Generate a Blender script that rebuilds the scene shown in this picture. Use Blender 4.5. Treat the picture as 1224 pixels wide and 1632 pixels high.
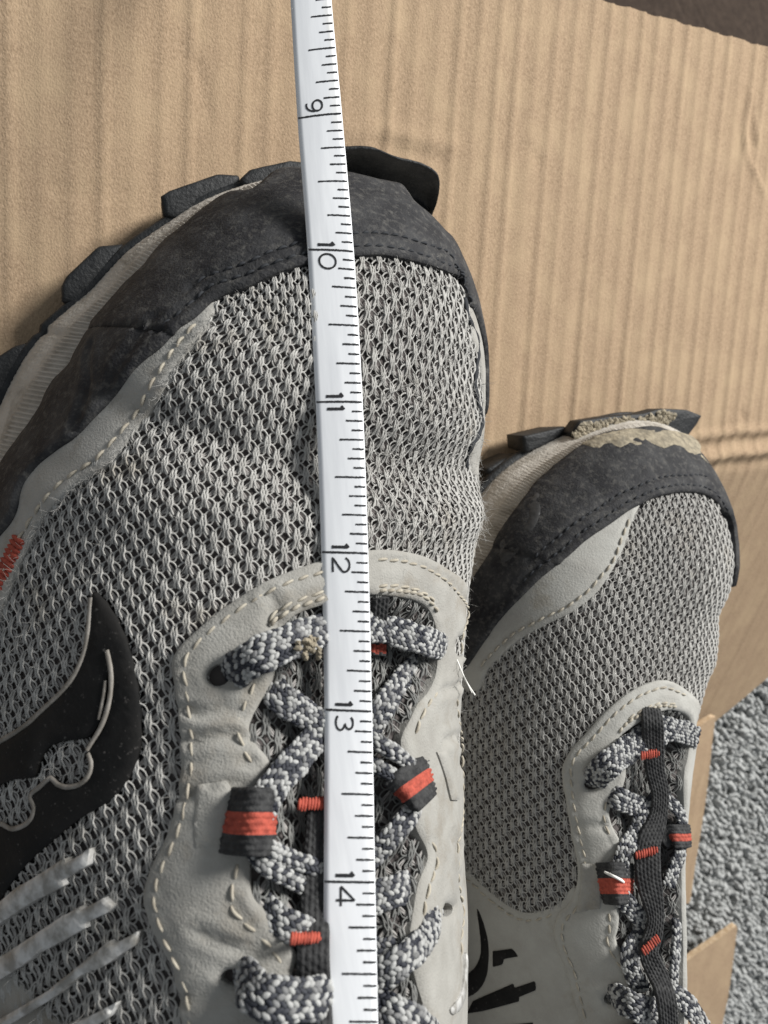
import bpy, bmesh, math, random
import numpy as np
from mathutils import Vector, Matrix, noise as mnoise
from mathutils.bvhtree import BVHTree
from mathutils.geometry import delaunay_2d_cdt

random.seed(7); rng = np.random.default_rng(7)
S = 0.001                      # the builders below think in millimetres
scene = bpy.context.scene
for o in list(bpy.data.objects): bpy.data.objects.remove(o)
COL = scene.collection

# ------------------------------------------------------------------ camera
FPX, CX, CY = 1187.0, 612.0, 816.0          # focal length and centre in photograph pixels
_n = np.array([.5, -.16, 1.0]); _n /= np.linalg.norm(_n)
_y = np.array([0, 1.0, 0]); _y -= _n*(_y@_n); _y /= np.linalg.norm(_y)
_x = np.cross(_y, _n)
RW = np.array([_x, _y, _n])                 # camera axes -> world axes
CAMH = 222*_n[2]
CAMP = np.array([0, 0, CAMH])
cam = bpy.data.cameras.new('camera'); camo = bpy.data.objects.new('camera', cam); COL.objects.link(camo)
cam.sensor_fit = 'VERTICAL'; cam.sensor_height = 36; cam.lens = FPX/1632*36
cam.clip_start = 0.005; cam.clip_end = 50
cam.dof.use_dof = True; cam.dof.focus_distance = 0.152; cam.dof.aperture_fstop = 27.0
m4 = Matrix.Identity(4)
for i in range(3):
    for j in range(3): m4[i][j] = RW[i, j]
m4.translation = Vector(CAMP*S)
camo.matrix_world = m4
scene.camera = camo

# ------------------------------------------------------------------ light
world = bpy.data.worlds.new('World'); scene.world = world; world.use_nodes = True
bg = world.node_tree.nodes['Background']; bg.inputs[0].default_value = (.86, .93, 1.0, 1); bg.inputs[1].default_value = 0.33
def area_lamp(name, pos, target, size, power, color):
    l = bpy.data.lights.new(name, 'AREA'); l.shape = 'RECTANGLE'; l.size, l.size_y = size; l.energy = power; l.color = color
    o = bpy.data.objects.new(name, l); COL.objects.link(o); o.location = pos
    o.rotation_euler = (Vector(target)-Vector(pos)).to_track_quat('-Z', 'Y').to_euler()
    return o
area_lamp('window_light', (1.05, 0.95, 0.95), (.08, -.02, .05), (.40, .50), 54, (1.0, .985, .955))
scene.view_settings.view_transform = 'Standard'; scene.view_settings.look = 'None'
scene.view_settings.exposure = 0.0; scene.view_settings.gamma = 1.0
scene.view_settings.use_curve_mapping = False
scene.render.engine = 'CYCLES'

# ------------------------------------------------------------------ pixel <-> world (authoring aid: places traced outlines on the real surfaces)
def ray(px, py): return RW@np.array([(px-CX)/FPX, -(py-CY)/FPX, -1.0])
def atd(px, py, d): return CAMP+ray(px, py)*d
def atz(px, py, z):
    r = ray(px, py); return CAMP+r*((z-CAMH)/r[2])

# ------------------------------------------------------------------ helpers
def sm(x, a, b):
    t = np.clip((x-a)/(b-a), 0, 1); return t*t*(3-2*t)
def catmull(P, n=8, closed=False):
    P = np.asarray(P, float); N = len(P); out = []
    rngi = range(N) if closed else range(N-1)
    for i in rngi:
        if closed: p0, p1, p2, p3 = P[(i-1) % N], P[i], P[(i+1) % N], P[(i+2) % N]
        else: p0, p1, p2, p3 = P[max(i-1, 0)], P[i], P[i+1], P[min(i+2, N-1)]
        t = np.linspace(0, 1, n, endpoint=False)[:, None]
        out.append(.5*((2*p1)+(-p0+p2)*t+(2*p0-5*p1+4*p2-p3)*t**2+(-p0+3*p1-3*p2+p3)*t**3))
    if not closed: out.append(P[-1:])
    return np.vstack(out)
def resample(P, step, closed=False):
    P = np.asarray(P, float)
    if closed: P = np.vstack([P, P[:1]])
    L = np.r_[0, np.cumsum(np.linalg.norm(np.diff(P, axis=0), axis=1))]
    n = max(3, int(round(L[-1]/step)))
    t = np.linspace(0, L[-1], n+1)
    if closed: t = t[:-1]
    return np.stack([np.interp(t, L, P[:, k]) for k in range(P.shape[1])], 1)
def inpoly(pts, poly):
    pts = np.atleast_2d(pts); x, y = pts[:, 0], pts[:, 1]; c = np.zeros(len(pts), bool)
    j = len(poly)-1
    for i in range(len(poly)):
        xi, yi = poly[i]; xj, yj = poly[j]
        if yi != yj: c ^= ((yi > y) != (yj > y)) & (x < (xj-xi)*(y-yi)/(yj-yi)+xi)
        j = i
    return c
def dist_poly(pts, poly, closed=True):
    pts = np.atleast_2d(pts); A = np.asarray(poly); B = np.roll(A, -1, 0)
    if not closed: A, B = A[:-1], B[:-1]
    out = np.full(len(pts), 1e9)
    for k in range(0, len(A), 64):
        a, b = A[k:k+64][None], B[k:k+64][None]; ab = b-a
        t = np.clip(((pts[:, None]-a)*ab).sum(2)/np.maximum((ab*ab).sum(2), 1e-12), 0, 1)
        d = np.linalg.norm(pts[:, None]-(a+ab*t[..., None]), axis=2).min(1)
        out = np.minimum(out, d)
    return out
def vnoise(P, scale, seed=0.0):
    return np.array([mnoise.noise(Vector((p[0]*scale+seed, p[1]*scale-seed, p[2]*scale))) for p in P])

class MB:
    """mesh builder, millimetres in, one mesh object out"""
    def __init__(s): s.v = []; s.f = []; s.m = []; s.n = 0
    def add(s, verts, faces, mi=0):
        verts = np.asarray(verts, float); s.v.append(verts)
        for f in faces: s.f.append([i+s.n for i in f])
        s.m += [mi]*len(faces) if np.isscalar(mi) else list(mi)
        s.n += len(verts)
    def grid(s, G, mi=0, wrap=False):
        G = np.asarray(G); a, b = G.shape[:2]; F = []
        for i in range(a-1):
            for j in range(b if wrap else b-1):
                j2 = (j+1) % b
                F.append((i*b+j, i*b+j2, (i+1)*b+j2, (i+1)*b+j))
        s.add(G.reshape(-1, 3), F, mi)
    def build(s, name, mats, parent=None, smooth=True, merge=0, origin=None, **props):
        me = bpy.data.meshes.new(name)
        o = bpy.data.objects.new(name, me); COL.objects.link(o)
        off = np.zeros(3)
        if parent is not None: off = np.array(parent['org'])
        elif origin is not None: off = np.array(origin); o.location = Vector(off*S)
        V = (np.vstack(s.v)-off)*S
        me.from_pydata(V.tolist(), [], s.f)
        for m in (mats if isinstance(mats, (list, tuple)) else [mats]): me.materials.append(m)
        me.polygons.foreach_set('material_index', s.m)
        if merge:
            bm = bmesh.new(); bm.from_mesh(me); bmesh.ops.remove_doubles(bm, verts=bm.verts, dist=merge*S)
            bmesh.ops.recalc_face_normals(bm, faces=bm.faces); bm.to_mesh(me); bm.free()
        me.polygons.foreach_set('use_smooth', [smooth]*len(me.polygons))
        me.update()
        if parent is not None: o.parent = parent; o['org'] = [float(c) for c in off]
        else: o['org'] = [float(c) for c in off]
        for k, v in props.items(): o[k] = v
        return o
def thing(name, label, cat, loc, group=None):
    o = bpy.data.objects.new(name, None); COL.objects.link(o); o.location = Vector(np.array(loc)*S)
    o.empty_display_size = .02; o['label'] = label; o['category'] = cat; o['org'] = [float(c) for c in loc]
    if group: o['group'] = group
    return o

# ------------------------------------------------------------------ materials
def mat(name, col, rough=.8, col2=None, nscale=300, ncon=(.35, .65), bump=0.0, bscale=2500, bdist=.1, spec=.3, metal=0, col3=None, c3scale=120, c3con=(.55, .75), sheen=0, detail=4, stretch=None, wave=None):
    m = bpy.data.materials.new(name); m.use_nodes = True; nt = m.node_tree; N = nt.nodes; L = nt.links
    b = N['Principled BSDF']; b.inputs['Roughness'].default_value = rough; b.inputs['Metallic'].default_value = metal
    b.inputs['Specular IOR Level'].default_value = spec
    if sheen: b.inputs['Sheen Weight'].default_value = sheen; b.inputs['Sheen Roughness'].default_value = .6
    tc = N.new('ShaderNodeTexCoord'); vec = tc.outputs['Object']
    if stretch:
        mp = N.new('ShaderNodeMapping'); mp.inputs['Scale'].default_value = stretch; L.new(vec, mp.inputs[0]); vec = mp.outputs[0]
    def nz(scale, det, con):
        t = N.new('ShaderNodeTexNoise'); t.inputs['Scale'].default_value = scale; t.inputs['Detail'].default_value = det
        t.inputs['Roughness'].default_value = .62; L.new(vec, t.inputs['Vector'])
        r = N.new('ShaderNodeMapRange'); r.inputs[1].default_value, r.inputs[2].default_value = con; L.new(t.outputs[0], r.inputs[0])
        return r.outputs[0]
    def mix(f, a, c):
        x = N.new('ShaderNodeMix'); x.data_type = 'RGBA'; L.new(f, x.inputs[0])
        if isinstance(a, tuple): x.inputs[6].default_value = (*a, 1)
        else: L.new(a, x.inputs[6])
        x.inputs[7].default_value = (*c, 1); return x.outputs[2]
    c = col
    if col2: c = mix(nz(nscale, detail, ncon), c, col2)
    if col3: c = mix(nz(c3scale, 6, c3con), c, col3)
    if isinstance(c, tuple): b.inputs['Base Color'].default_value = (*c, 1)
    else: L.new(c, b.inputs['Base Color'])
    if bump:
        t = N.new('ShaderNodeTexNoise'); t.inputs['Scale'].default_value = bscale; t.inputs['Detail'].default_value = 3; L.new(vec, t.inputs['Vector'])
        bp = N.new('ShaderNodeBump'); bp.inputs['Strength'].default_value = bump; bp.inputs['Distance'].default_value = bdist*S
        L.new(t.outputs[0], bp.inputs['Height']); L.new(bp.outputs[0], b.inputs['Normal'])
    return m
M = {}
M['card'] = mat('cardboard', (.405, .293, .195), .92, (.265, .188, .12), 1900, (.32, .68), .8, 2300, .22, .1, col3=(.40, .295, .19), c3scale=90, c3con=(.45, .75), stretch=(1, .7, 1))
M['card_edge'] = mat('cardboard_edge', (.54, .42, .29), .95, (.36, .25, .15), 500, bump=.5, bscale=1200, bdist=.2, spec=.1)
M['card_shade'] = mat('shaded_cardboard', (.045, .032, .024), .9, (.03, .021, .016), 300, bump=.4, bscale=900, bdist=.2, spec=.1)  # brown board with the shade past the far edge put into its colour
M['carpet'] = mat('carpet_yarn', (.31, .315, .308), .95, (.43, .435, .427), 500, (.4, .6), spec=.05, col3=(.20, .205, .20), c3scale=300)
M['carpet_base'] = mat('carpet_backing', (.12, .125, .125), .95)
M['cap'] = mat('black_leather', (.019, .019, .021), .74, (.046, .046, .047), 120, (.42, .70), 1.0, 2000, .2, .2, col3=(.115, .11, .10), c3scale=700, c3con=(.50, .86))
M['mid'] = mat('midsole_foam', (.38, .35, .305), .85, (.46, .43, .385), 160, (.35, .65), .9, 1500, .3, .2, col3=(.17, .15, .12), c3scale=130, c3con=(.52, .8))
M['lug'] = mat('rubber', (.010, .011, .012), .6, (.020, .021, .022), 300, (.4, .7), .8, 1400, .3, .3, col3=(.055, .052, .047), c3scale=900, c3con=(.62, .85))
M['suede'] = mat('grey_suede', (.345, .335, .31), .9, (.27, .26, .235), 130, (.35, .7), 1.0, 2500, .17, .15, col3=(.17, .145, .115), c3scale=120, c3con=(.56, .8), sheen=.1)
M['suede2'] = mat('pale_suede', (.325, .316, .29), .88, (.25, .24, .217), 130, (.32, .7), 1.0, 2500, .17, .15, col3=(.20, .17, .13), c3scale=110, c3con=(.52, .8), sheen=.1)
M['suede3'] = mat('clean_suede', (.37, .365, .338), .86, (.31, .30, .275), 130, (.32, .7), .8, 2000, .16, .15, col3=(.26, .235, .19), c3scale=95, c3con=(.60, .8), sheen=.1)
M['thread'] = mat('mesh_yarn', (.43, .42, .395), .8, (.30, .29, .27), 500, (.35, .65), .8, 4500, .12, .25, sheen=.25, col3=(.30, .265, .21), c3scale=60, c3con=(.58, .8))
M['thread_low'] = mat('mesh_under_yarn', (.36, .345, .325), .85, (.25, .235, .225), 400)
M['backing'] = mat('mesh_lining', (.085, .075, .072), .95)
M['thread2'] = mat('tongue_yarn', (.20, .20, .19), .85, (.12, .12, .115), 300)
M['stitch'] = mat('cream_stitch', (.42, .385, .315), .8, (.31, .275, .22), 500, bump=.8, bscale=5000, bdist=.1)
M['stitch_black'] = mat('black_stitch', (.022, .024, .028), .8)
M['lace_g'] = mat('lace_grey', (.22, .22, .22), .75, (.13, .13, .13), 420, (.35, .7), .8, 6000, .1)
M['lace_w'] = mat('lace_white', (.40, .40, .39), .75, (.28, .28, .27), 420, (.35, .7), .8, 6000, .1)
M['lace_b'] = mat('lace_black', (.016, .018, .026), .75, (.05, .052, .06), 500)
M['web'] = mat('black_webbing', (.018, .018, .019), .85, (.05, .05, .05), 600, bump=1.0, bscale=2600, bdist=.2)
M['red'] = mat('red_webbing', (.43, .085, .055), .8, (.24, .045, .03), 700, bump=1.0, bscale=3000, bdist=.15)
M['logo'] = mat('black_film', (.009, .009, .009), .7, (.018, .017, .016), 120, (.4, .7), .5, 1500, .12, .15, col3=(.15, .14, .13), c3scale=1100, c3con=(.62, .78))
M['logo_edge'] = mat('logo_piping', (.27, .25, .225), .6, (.15, .135, .115), 300, (.35, .65), .6, 1500, .1)
M['bar'] = mat('silver_film', (.50, .495, .48), .33, (.22, .21, .19), 260, (.42, .62), .8, 700, .16, .5)
M['bar_dark'] = mat('worn_print', (.06, .06, .06), .6, (.03, .03, .03), 300, (.4, .6), .3, 900, .1)
M['tape'] = mat('white_tape', (.78, .79, .805), .42, (.68, .69, .71), 420, (.35, .7), .25, 300, .06, .4, col3=(.70, .62, .47), c3scale=38, c3con=(.64, .80), stretch=(1.6, .12, .12))
M['ink'] = mat('black_ink', (.022, .022, .024), .6)
M['mud'] = mat('dried_mud', (.33, .285, .21), .95, (.17, .15, .115), 500, (.35, .65), .9, 900, .4, .1)
M['hair'] = mat('white_fibre', (.75, .74, .70), .6)

# ------------------------------------------------------------------ the shoe's body surface
RD = 60.0
class Outline:
    def __init__(s, pts, E, ax, L):
        P = catmull(pts, 12, True); s.P = P
        nrm = np.array([ax[1], -ax[0]])
        def hit(o, d):
            A = P; B = np.roll(P, -1, 0); best = 0
            e = B-A; den = d[0]*e[:, 1]-d[1]*e[:, 0]; w = A-o
            with np.errstate(all='ignore'):
                t = (w[:, 0]*e[:, 1]-w[:, 1]*e[:, 0])/den; u = (w[:, 0]*d[1]-w[:, 1]*d[0])/den
            ok = (t > 0) & (u >= 0) & (u <= 1) & (np.abs(den) > 1e-12)
            return t[ok].min() if ok.any() else 0.
        bs = np.arange(-L, .01, 2.0); an = np.radians(np.arange(-90, 90.1, 2.0))
        l = [hit(E+ax*b, -nrm) for b in bs]; r = [hit(E+ax*b, nrm) for b in bs]
        a = [hit(E, ax*math.cos(t)+nrm*math.sin(t)) for t in an]
        full = np.array(l+a[1:-1]+r[::-1]); k = np.exp(-np.linspace(-2, 2, 9)**2); k /= k.sum()
        pad = np.r_[np.full(4, full[0]), full, np.full(4, full[-1])]
        full = np.convolve(pad, k, 'valid')
        s.par = np.r_[bs-math.pi/2, an[1:-1], (-bs[::-1])+math.pi/2]    # signed running parameter
        s.w = full
    def __call__(s, par): return np.interp(par, s.par, s.w)

class Shoe:
    def __init__(s, outline, lower, E, axis, L, zs, zf, pq):
        s.E = np.array(E, float); s.ax = np.array(axis, float); s.ax /= np.linalg.norm(s.ax); s.nr = np.array([s.ax[1], -s.ax[0]])
        s.L = L; s.out = Outline(outline, s.E, s.ax, L); s.low = Outline(lower, s.E, s.ax, L)
        s.zs, s.zf, s.pq = zs, zf, pq; s.dispf = None
    def par_rho(s, Q):
        a, b = Q[:, 0], Q[:, 1]; pol = b > 0
        rho = np.where(pol, np.hypot(a, b), np.abs(a))/RD
        par = np.where(pol, np.arctan2(a, np.maximum(b, 1e-9)), np.sign(a+1e-12)*(math.pi/2)-np.where(a < 0, -1, 1)*b)
        return par, rho
    def dirs(s, par):
        t = np.clip(par, -math.pi/2, math.pi/2)
        d = np.cos(t)[:, None]*s.ax+np.sin(t)[:, None]*s.nr
        st = -(np.maximum(np.abs(par)-math.pi/2, 0))
        return d, s.E+st[:, None]*s.ax, st
    def P0(s, Q):
        Q = np.atleast_2d(Q); par, rho = s.par_rho(Q); d, o, st = s.dirs(par)
        w = s.out(par); ov = np.maximum(rho-1, 0); rho = np.minimum(rho, 1)
        r = np.sin(rho*math.pi/2); xy = o+d*(w*r)[:, None]
        al = (xy-s.E)@s.ax
        alf = (o+d*w[:, None]-s.E)@s.ax
        p = np.interp(al, *s.pq[0]); q = np.interp(al, *s.pq[1])
        h = np.maximum(1-np.clip(r, 0, 1)**p, 0)**(1/q)
        zf = np.interp(alf, *s.zf); zs = np.interp(al, *s.zs)
        z = zf+(zs-zf)*h - ov*RD
        return np.column_stack([xy, z])
    def mm2q(s, X):
        """fabric coordinates (millimetres over the body from the ridge, millimetres along it) to body coordinates"""
        if not hasattr(s, 'arct'):
            bs = np.arange(-s.L, .1, 5.0); rr = np.linspace(0, 1, 30)*RD; s.arct = []
            for sg in (-1, 1):
                a = [np.linalg.norm(np.diff(s.P0(np.column_stack([sg*rr, np.full(30, b)])), axis=0), axis=1).sum() for b in bs]
                k = np.ones(9)/9; a = np.convolve(np.r_[[a[0]]*4, a, [a[-1]]*4], k, 'valid'); s.arct.append(a)
            s.arcb = bs
        b = np.minimum(X[:, 1], 0); ar = np.where(X[:, 0] < 0, np.interp(b, s.arcb, s.arct[0]), np.interp(b, s.arcb, s.arct[1]))
        return np.column_stack([X[:, 0]*RD/ar, X[:, 1]])
    def surf(s, Q, off=0.0, disp=True):
        Q = np.atleast_2d(np.asarray(Q, float)); e = .35
        du = s.P0(Q+[e, 0])-s.P0(Q-[e, 0]); dv = s.P0(Q+[0, e])-s.P0(Q-[0, e])
        n = np.cross(du, dv); n /= np.maximum(np.linalg.norm(n, axis=1, keepdims=True), 1e-9)
        o = np.broadcast_to(np.asarray(off, float), (len(Q),)).copy()
        if disp and s.dispf is not None: o = o+s.dispf(Q)
        return s.P0(Q)+n*o[:, None], n
    def tess(s, nr=44):
        b = np.arange(-s.L, 0, 2.0); an = np.radians(np.arange(-90, 90.1, 4.0)); rr = np.linspace(0, 1, nr)*RD
        rows = [np.column_stack([-rr, np.full(nr, k)]) for k in b]
        rows += [np.column_stack([rr*math.sin(t), rr*math.cos(t)]) for t in an]
        rows += [np.column_stack([rr, np.full(nr, k)]) for k in b[::-1]]
        return np.array(rows)
    def bvh(s, disp=True):
        G = s.tess(); a, b = G.shape[:2]; s.Qv = G.reshape(-1, 2)
        V, _ = s.surf(s.Qv, 0, disp); s.Vv = V; F = []
        for i in range(a-1):
            for j in range(b-1): F += [(i*b+j, i*b+j+1, (i+1)*b+j+1), (i*b+j, (i+1)*b+j+1, (i+1)*b+j)]
        s.F = F; s.tree = BVHTree.FromPolygons([Vector(v) for v in V], F)
    def _bary(s, loc, fi):
        ia, ib, ic = s.F[fi]; A, B, C = s.Vv[ia], s.Vv[ib], s.Vv[ic]; p = np.array(loc)
        v0, v1, v2 = B-A, C-A, p-A; d00, d01, d11, d20, d21 = v0@v0, v0@v1, v1@v1, v2@v0, v2@v1; den = d00*d11-d01*d01
        if abs(den) < 1e-12: return s.Qv[ia]
        v = (d11*d20-d01*d21)/den; w = (d00*d21-d01*d20)/den
        return s.Qv[ia]*(1-v-w)+s.Qv[ib]*v+s.Qv[ic]*w
    def hit(s, px, py):
        r = ray(px, py); rn = r/np.linalg.norm(r)
        loc, nn, fi, d = s.tree.ray_cast(Vector(CAMP), Vector(rn))
        if fi is None:
            t = 150.
            for _ in range(12):
                loc, nn, fi, d = s.tree.find_nearest(Vector(CAMP+rn*t)); t = (np.array(loc)-CAMP)@rn
        return np.array(loc), fi
    def q(s, px, py):
        loc, fi = s.hit(px, py); return s._bary(loc, fi)
    def Q(s, pts):
        out = []
        for p in pts:
            q = s.q(p[0], p[1])
            if len(p) == 4: q = q+np.array([p[2], p[3]])
            out.append(q)
        return np.array(out)
    def at(s, px, py, off):
        """a point on the pixel's ray, off millimetres in front of the body"""
        loc, fi = s.hit(px, py); r = ray(px, py); t = ((loc-CAMP)@r)/(r@r)
        return CAMP+r*(t-off)

def panel(sh, name, pts, mats, parent, off=.6, th=1.3, res=1.1, holes=(), grooves=(), smoothn=5, wob=.12, edge=.7, seed=0., under=1.2, qpts=None, crease=(), merge_n=None, tone=None):
    """a piece of material with its own thickness and rounded edge, laid on the body"""
    Qp = sh.Q(pts) if qpts is None else np.asarray(qpts)
    poly = resample(catmull(Qp, smoothn, True) if smoothn > 1 else Qp, res*.6, True)
    hs = [resample(catmull(sh.Q(h), 6, True), res*.6, True) for h in holes]
    lo, hi = poly.min(0), poly.max(0)
    X, Y = np.meshgrid(np.arange(lo[0], hi[0], res), np.arange(lo[1], hi[1], res*.87)); X[1::2] += res/2
    g = np.column_stack([X.ravel(), Y.ravel()]); g += rng.uniform(-.12, .12, g.shape)*res
    g = g[inpoly(g, poly)]; dd = dist_poly(g, poly)
    for h in hs: dd = np.where(inpoly(g, h), 0, np.minimum(dd, dist_poly(g, h)))
    g = g[dd > res*.95]
    rings = []
    for loop in [poly]+hs:
        t = np.roll(loop, -1, 0)-np.roll(loop, 1, 0); t /= np.maximum(np.linalg.norm(t, axis=1, keepdims=True), 1e-9); nn = np.column_stack([-t[:, 1], t[:, 0]])
        for sgn in (1, -1):
            r_ = loop+nn*res*.42*sgn
            k = inpoly(r_, poly) & (dist_poly(r_, poly) > res*.3)
            for h in hs: k &= ~inpoly(r_, h) & (dist_poly(r_, h) > res*.3)
            rings.append(r_[k])
    V = np.vstack([poly]+hs+rings+[g]); ed = []; st = 0
    for loop in [poly]+hs:
        n = len(loop); ed += [(st+i, st+(i+1) % n) for i in range(n)]; st += n
    vv, ee, ff, ov, oe, of = delaunay_2d_cdt([Vector(p) for p in V], ed, [], 0, 1e-4)
    vv = np.array([tuple(p) for p in vv]); T = np.array([f for f in ff if len(f) == 3]); cen = vv[T].mean(1)
    k = inpoly(cen, poly)
    for h in hs: k &= ~inpoly(cen, h)
    T = T[k]
    d = dist_poly(vv, poly)
    for h in hs: d = np.minimum(d, dist_poly(vv, h))
    hgt = off+th*(.45+.55*np.sqrt(np.clip(1-(1-np.clip(d/edge, 0, 1))**2, 0, 1)))
    for gr in grooves:
        gq, wd, dp = gr; dg = dist_poly(vv, gq, False); hgt = hgt-dp*np.exp(-(dg/wd)**2)
    p3 = np.column_stack([vv, np.zeros(len(vv))])
    hgt = hgt+wob*vnoise(p3, .13, seed+3.1)+wob*.5*vnoise(p3, .4, seed+9.7)
    for cq, wd, dp in crease:
        dg = dist_poly(vv, cq, False); hgt = hgt-dp*np.exp(-(dg/wd)**2)+dp*.5*np.exp(-((dg-wd*2)/wd)**2)
    top, n = sh.surf(vv, hgt)
    mb = MB(); mb.add(top, T.tolist())
    # wall at the boundary
    from collections import Counter
    cnt = Counter()
    for a, b, c in T:
        for e in ((a, b), (b, c), (c, a)): cnt[tuple(sorted(e))] += 1
    be = [e for t3 in T for e in ((t3[0], t3[1]), (t3[1], t3[2]), (t3[2], t3[0])) if cnt[tuple(sorted(e))] == 1]
    bi = sorted({i for e in be for i in e}); ix = {b: i for i, b in enumerate(bi)}
    low, _ = sh.surf(vv[bi], off-under); nb = len(bi)
    mb.add(np.vstack([top[bi], low]), [(ix[a], ix[a]+nb, ix[b]+nb, ix[b]) for a, b in be])
    return mb.build(name, mats, parent)

def tube(mb, path, rad, sides=6, mi=0, squash=None, up=None, cap=True):
    P = np.asarray(path, float); n = len(P); rad = np.broadcast_to(rad, (n,))
    T = np.gradient(P, axis=0); T /= np.maximum(np.linalg.norm(T, axis=1, keepdims=True), 1e-9)
    U = np.array([.1, .2, 1.0]) if up is None else np.asarray(up)
    U = np.broadcast_to(U, (n, 3)); B = np.cross(T, U); B /= np.maximum(np.linalg.norm(B, axis=1, keepdims=True), 1e-9); N = np.cross(B, T)
    a = np.linspace(0, 2*math.pi, sides, endpoint=False)
    sq = 1 if squash is None else squash
    G = P[:, None]+(np.cos(a)[None, :, None]*B[:, None]+np.sin(a)[None, :, None]*N[:, None]*sq)*rad[:, None, None]
    mb.grid(G, mi, wrap=True)
    if cap:
        mb.add(G[0], [list(range(sides))], mi); mb.add(G[-1], [list(range(sides))[::-1]], mi)

def stitches(sh, pts, parent, m, off, length=2.3, gap=.75, rad=.27, name='stitching', qpath=None, jit=.12):
    q = resample(catmull(sh.Q(pts), 8) if qpath is None else qpath, .25)
    P, n = sh.surf(q, off); L = np.r_[0, np.cumsum(np.linalg.norm(np.diff(P, axis=0), axis=1))]
    mb = MB(); s0 = .2
    while s0+length < L[-1]:
        ln = length*random.uniform(.88, 1.1); t = np.linspace(s0, s0+ln, 7)
        pp = np.stack([np.interp(t, L, P[:, k]) for k in range(3)], 1); nn = np.stack([np.interp(t, L, n[:, k]) for k in range(3)], 1)
        u = np.linspace(-1, 1, 7); tg = pp[-1]-pp[0]; tg /= np.linalg.norm(tg)+1e-9; sd = np.cross(nn, tg)
        pp = pp+nn*((1-u**2)*rad*1.1-rad*.55)[:, None]+sd*(u*jit*1.2+random.uniform(-jit, jit)*.5)[:, None]
        tube(mb, pp, rad*np.array([.55, .9, 1, 1.05, 1, .9, .55]), 6, up=nn)
        s0 += ln+gap*random.uniform(.8, 1.2)
    return mb.build(name, m, parent, kind='stuff'), q

# ---- knitted mesh: every yarn is swept along the body
def yarns():
    Y = []
    z = lambda pts, r, lay, n=1: Y.append((catmull(np.array(pts, float), n) if n > 1 else np.array(pts, float), r, lay))
    for x0, tw in ((-.20, .05), (-.07, -.06), (.07, .06), (.20, -.05)):
        z([(x0*.75, -1.04, .24), (x0*1.05+tw, -.55, .46), (x0-tw, -.05, .54), (x0*.9+tw, .42, .50), (x0*1.7, .98, .26)], .082, 0, 2)
    for sg in (-1, 1):
        z([(0, -.16, .5), (sg*.42, -.05, .40), (sg*.72, .14, .30), (sg*.93, .48, .40)], .066, 0, 2)
        z([(sg*.04, .06, .5), (sg*.44, -.02, .38), (sg*.70, -.22, .28), (sg*.90, -.66, .40)], .066, 0, 2)
        for e in (-.07, .08):
            z([(sg*.10, .12, .34), (sg*(.46+e), .66-e*.8, .16), (sg*(.80+e), 1.12-e*.6, .2), (sg*.97, 1.32, .3)], .056, 1)
            z([(sg*.08, -.12, .34), (sg*(.44+e), -.56+e*.8, .16), (sg*(.74+e), -.92+e*.6, .2), (sg*.93, -1.16, .3)], .056, 1)
    return Y
def knit(sh, poly_px, parent, cu, cv, name='mesh_fabric', qpoly=None, lean=0., scale_h=1.0, off=.15, mats=None, fray=None, loc=None):
    poly = resample(catmull(sh.Q(poly_px), 6, True), 1.0, True) if qpoly is None else qpoly
    lo, hi = poly.min(0)*[1.7, 1]-2, poly.max(0)*[1.7, 1]+2
    I, J = np.meshgrid(np.arange(int(lo[0]/cu)-2, int(hi[0]/cu)+3), np.arange(int(lo[1]/(2*cv))-2, int(hi[1]/(2*cv))+3))
    I = I.ravel(); J = J.ravel(); nodes = np.column_stack([I*cu, J*2*cv+(I % 2)*cv])
    nodes[:, 0] += lean*nodes[:, 1]
    nodes = nodes[inpoly(sh.mm2q(nodes), poly)]; N = len(nodes)
    mb = MB()
    wob = rng.normal(0, .035, (N, 2))*[cu, cv]
    for pts, r, lay in yarns():
        c = pts; k = len(c)
        Q = nodes[:, None]+wob[:, None]+np.stack([c[:, 0]*cu, -c[:, 1]*cv/1.4], 1)[None]
        Q = Q+rng.normal(0, .012*cu, Q.shape)
        hh = np.tile(c[:, 2]*cu*scale_h, N)+off
        P, n = sh.surf(sh.mm2q(Q.reshape(-1, 2)), hh)
        P = P.reshape(N, k, 3); n = n.reshape(N, k, 3)
        T = np.gradient(P, axis=1); T /= np.maximum(np.linalg.norm(T, axis=2, keepdims=True), 1e-9); B = np.cross(T, n); B /= np.maximum(np.linalg.norm(B, axis=2, keepdims=True), 1e-9)
        rr = r*cu*1.25*rng.uniform(.85, 1.15, (N, 1, 1))
        sides = 4; a = np.linspace(0, 2*math.pi, sides, endpoint=False)
        G = P[:, :, None]+(np.cos(a)[None, None, :, None]*B[:, :, None]+np.sin(a)[None, None, :, None]*n[:, :, None])*rr[..., None]
        base = np.array([(i*sides+j, i*sides+(j+1) % sides, (i+1)*sides+(j+1) % sides, (i+1)*sides+j) for i in range(k-1) for j in range(sides)])
        F = (base[None]+(np.arange(N)*k*sides)[:, None, None]).reshape(-1, 4)
        mb.add(G.reshape(-1, 3), F.tolist(), lay)
    return mb.build(name, mats or [M['thread'], M['thread_low']], parent, kind='stuff'), nodes

def fuzz(sh, Qs, parent, n_each, length, rad, m, off=.6, name='loose_fibre'):
    mb = MB()
    P, n = sh.surf(Qs, off)
    for p, nn in zip(P, n):
        for _ in range(n_each):
            d = rng.normal(0, 1, 3); d = d-nn*(d@nn)*.6+nn*.35; d /= np.linalg.norm(d); c = rng.normal(0, 1, 3)*.6
            t = np.linspace(0, 1, 5)[:, None]; l = length*rng.uniform(.5, 1.3)
            tube(mb, p+d*t*l+c*t*t*l*.7, rad*np.array([1, 1, .9, .7, .4]), 3, cap=False)
    return mb.build(name, m, parent, kind='stuff')

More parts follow.
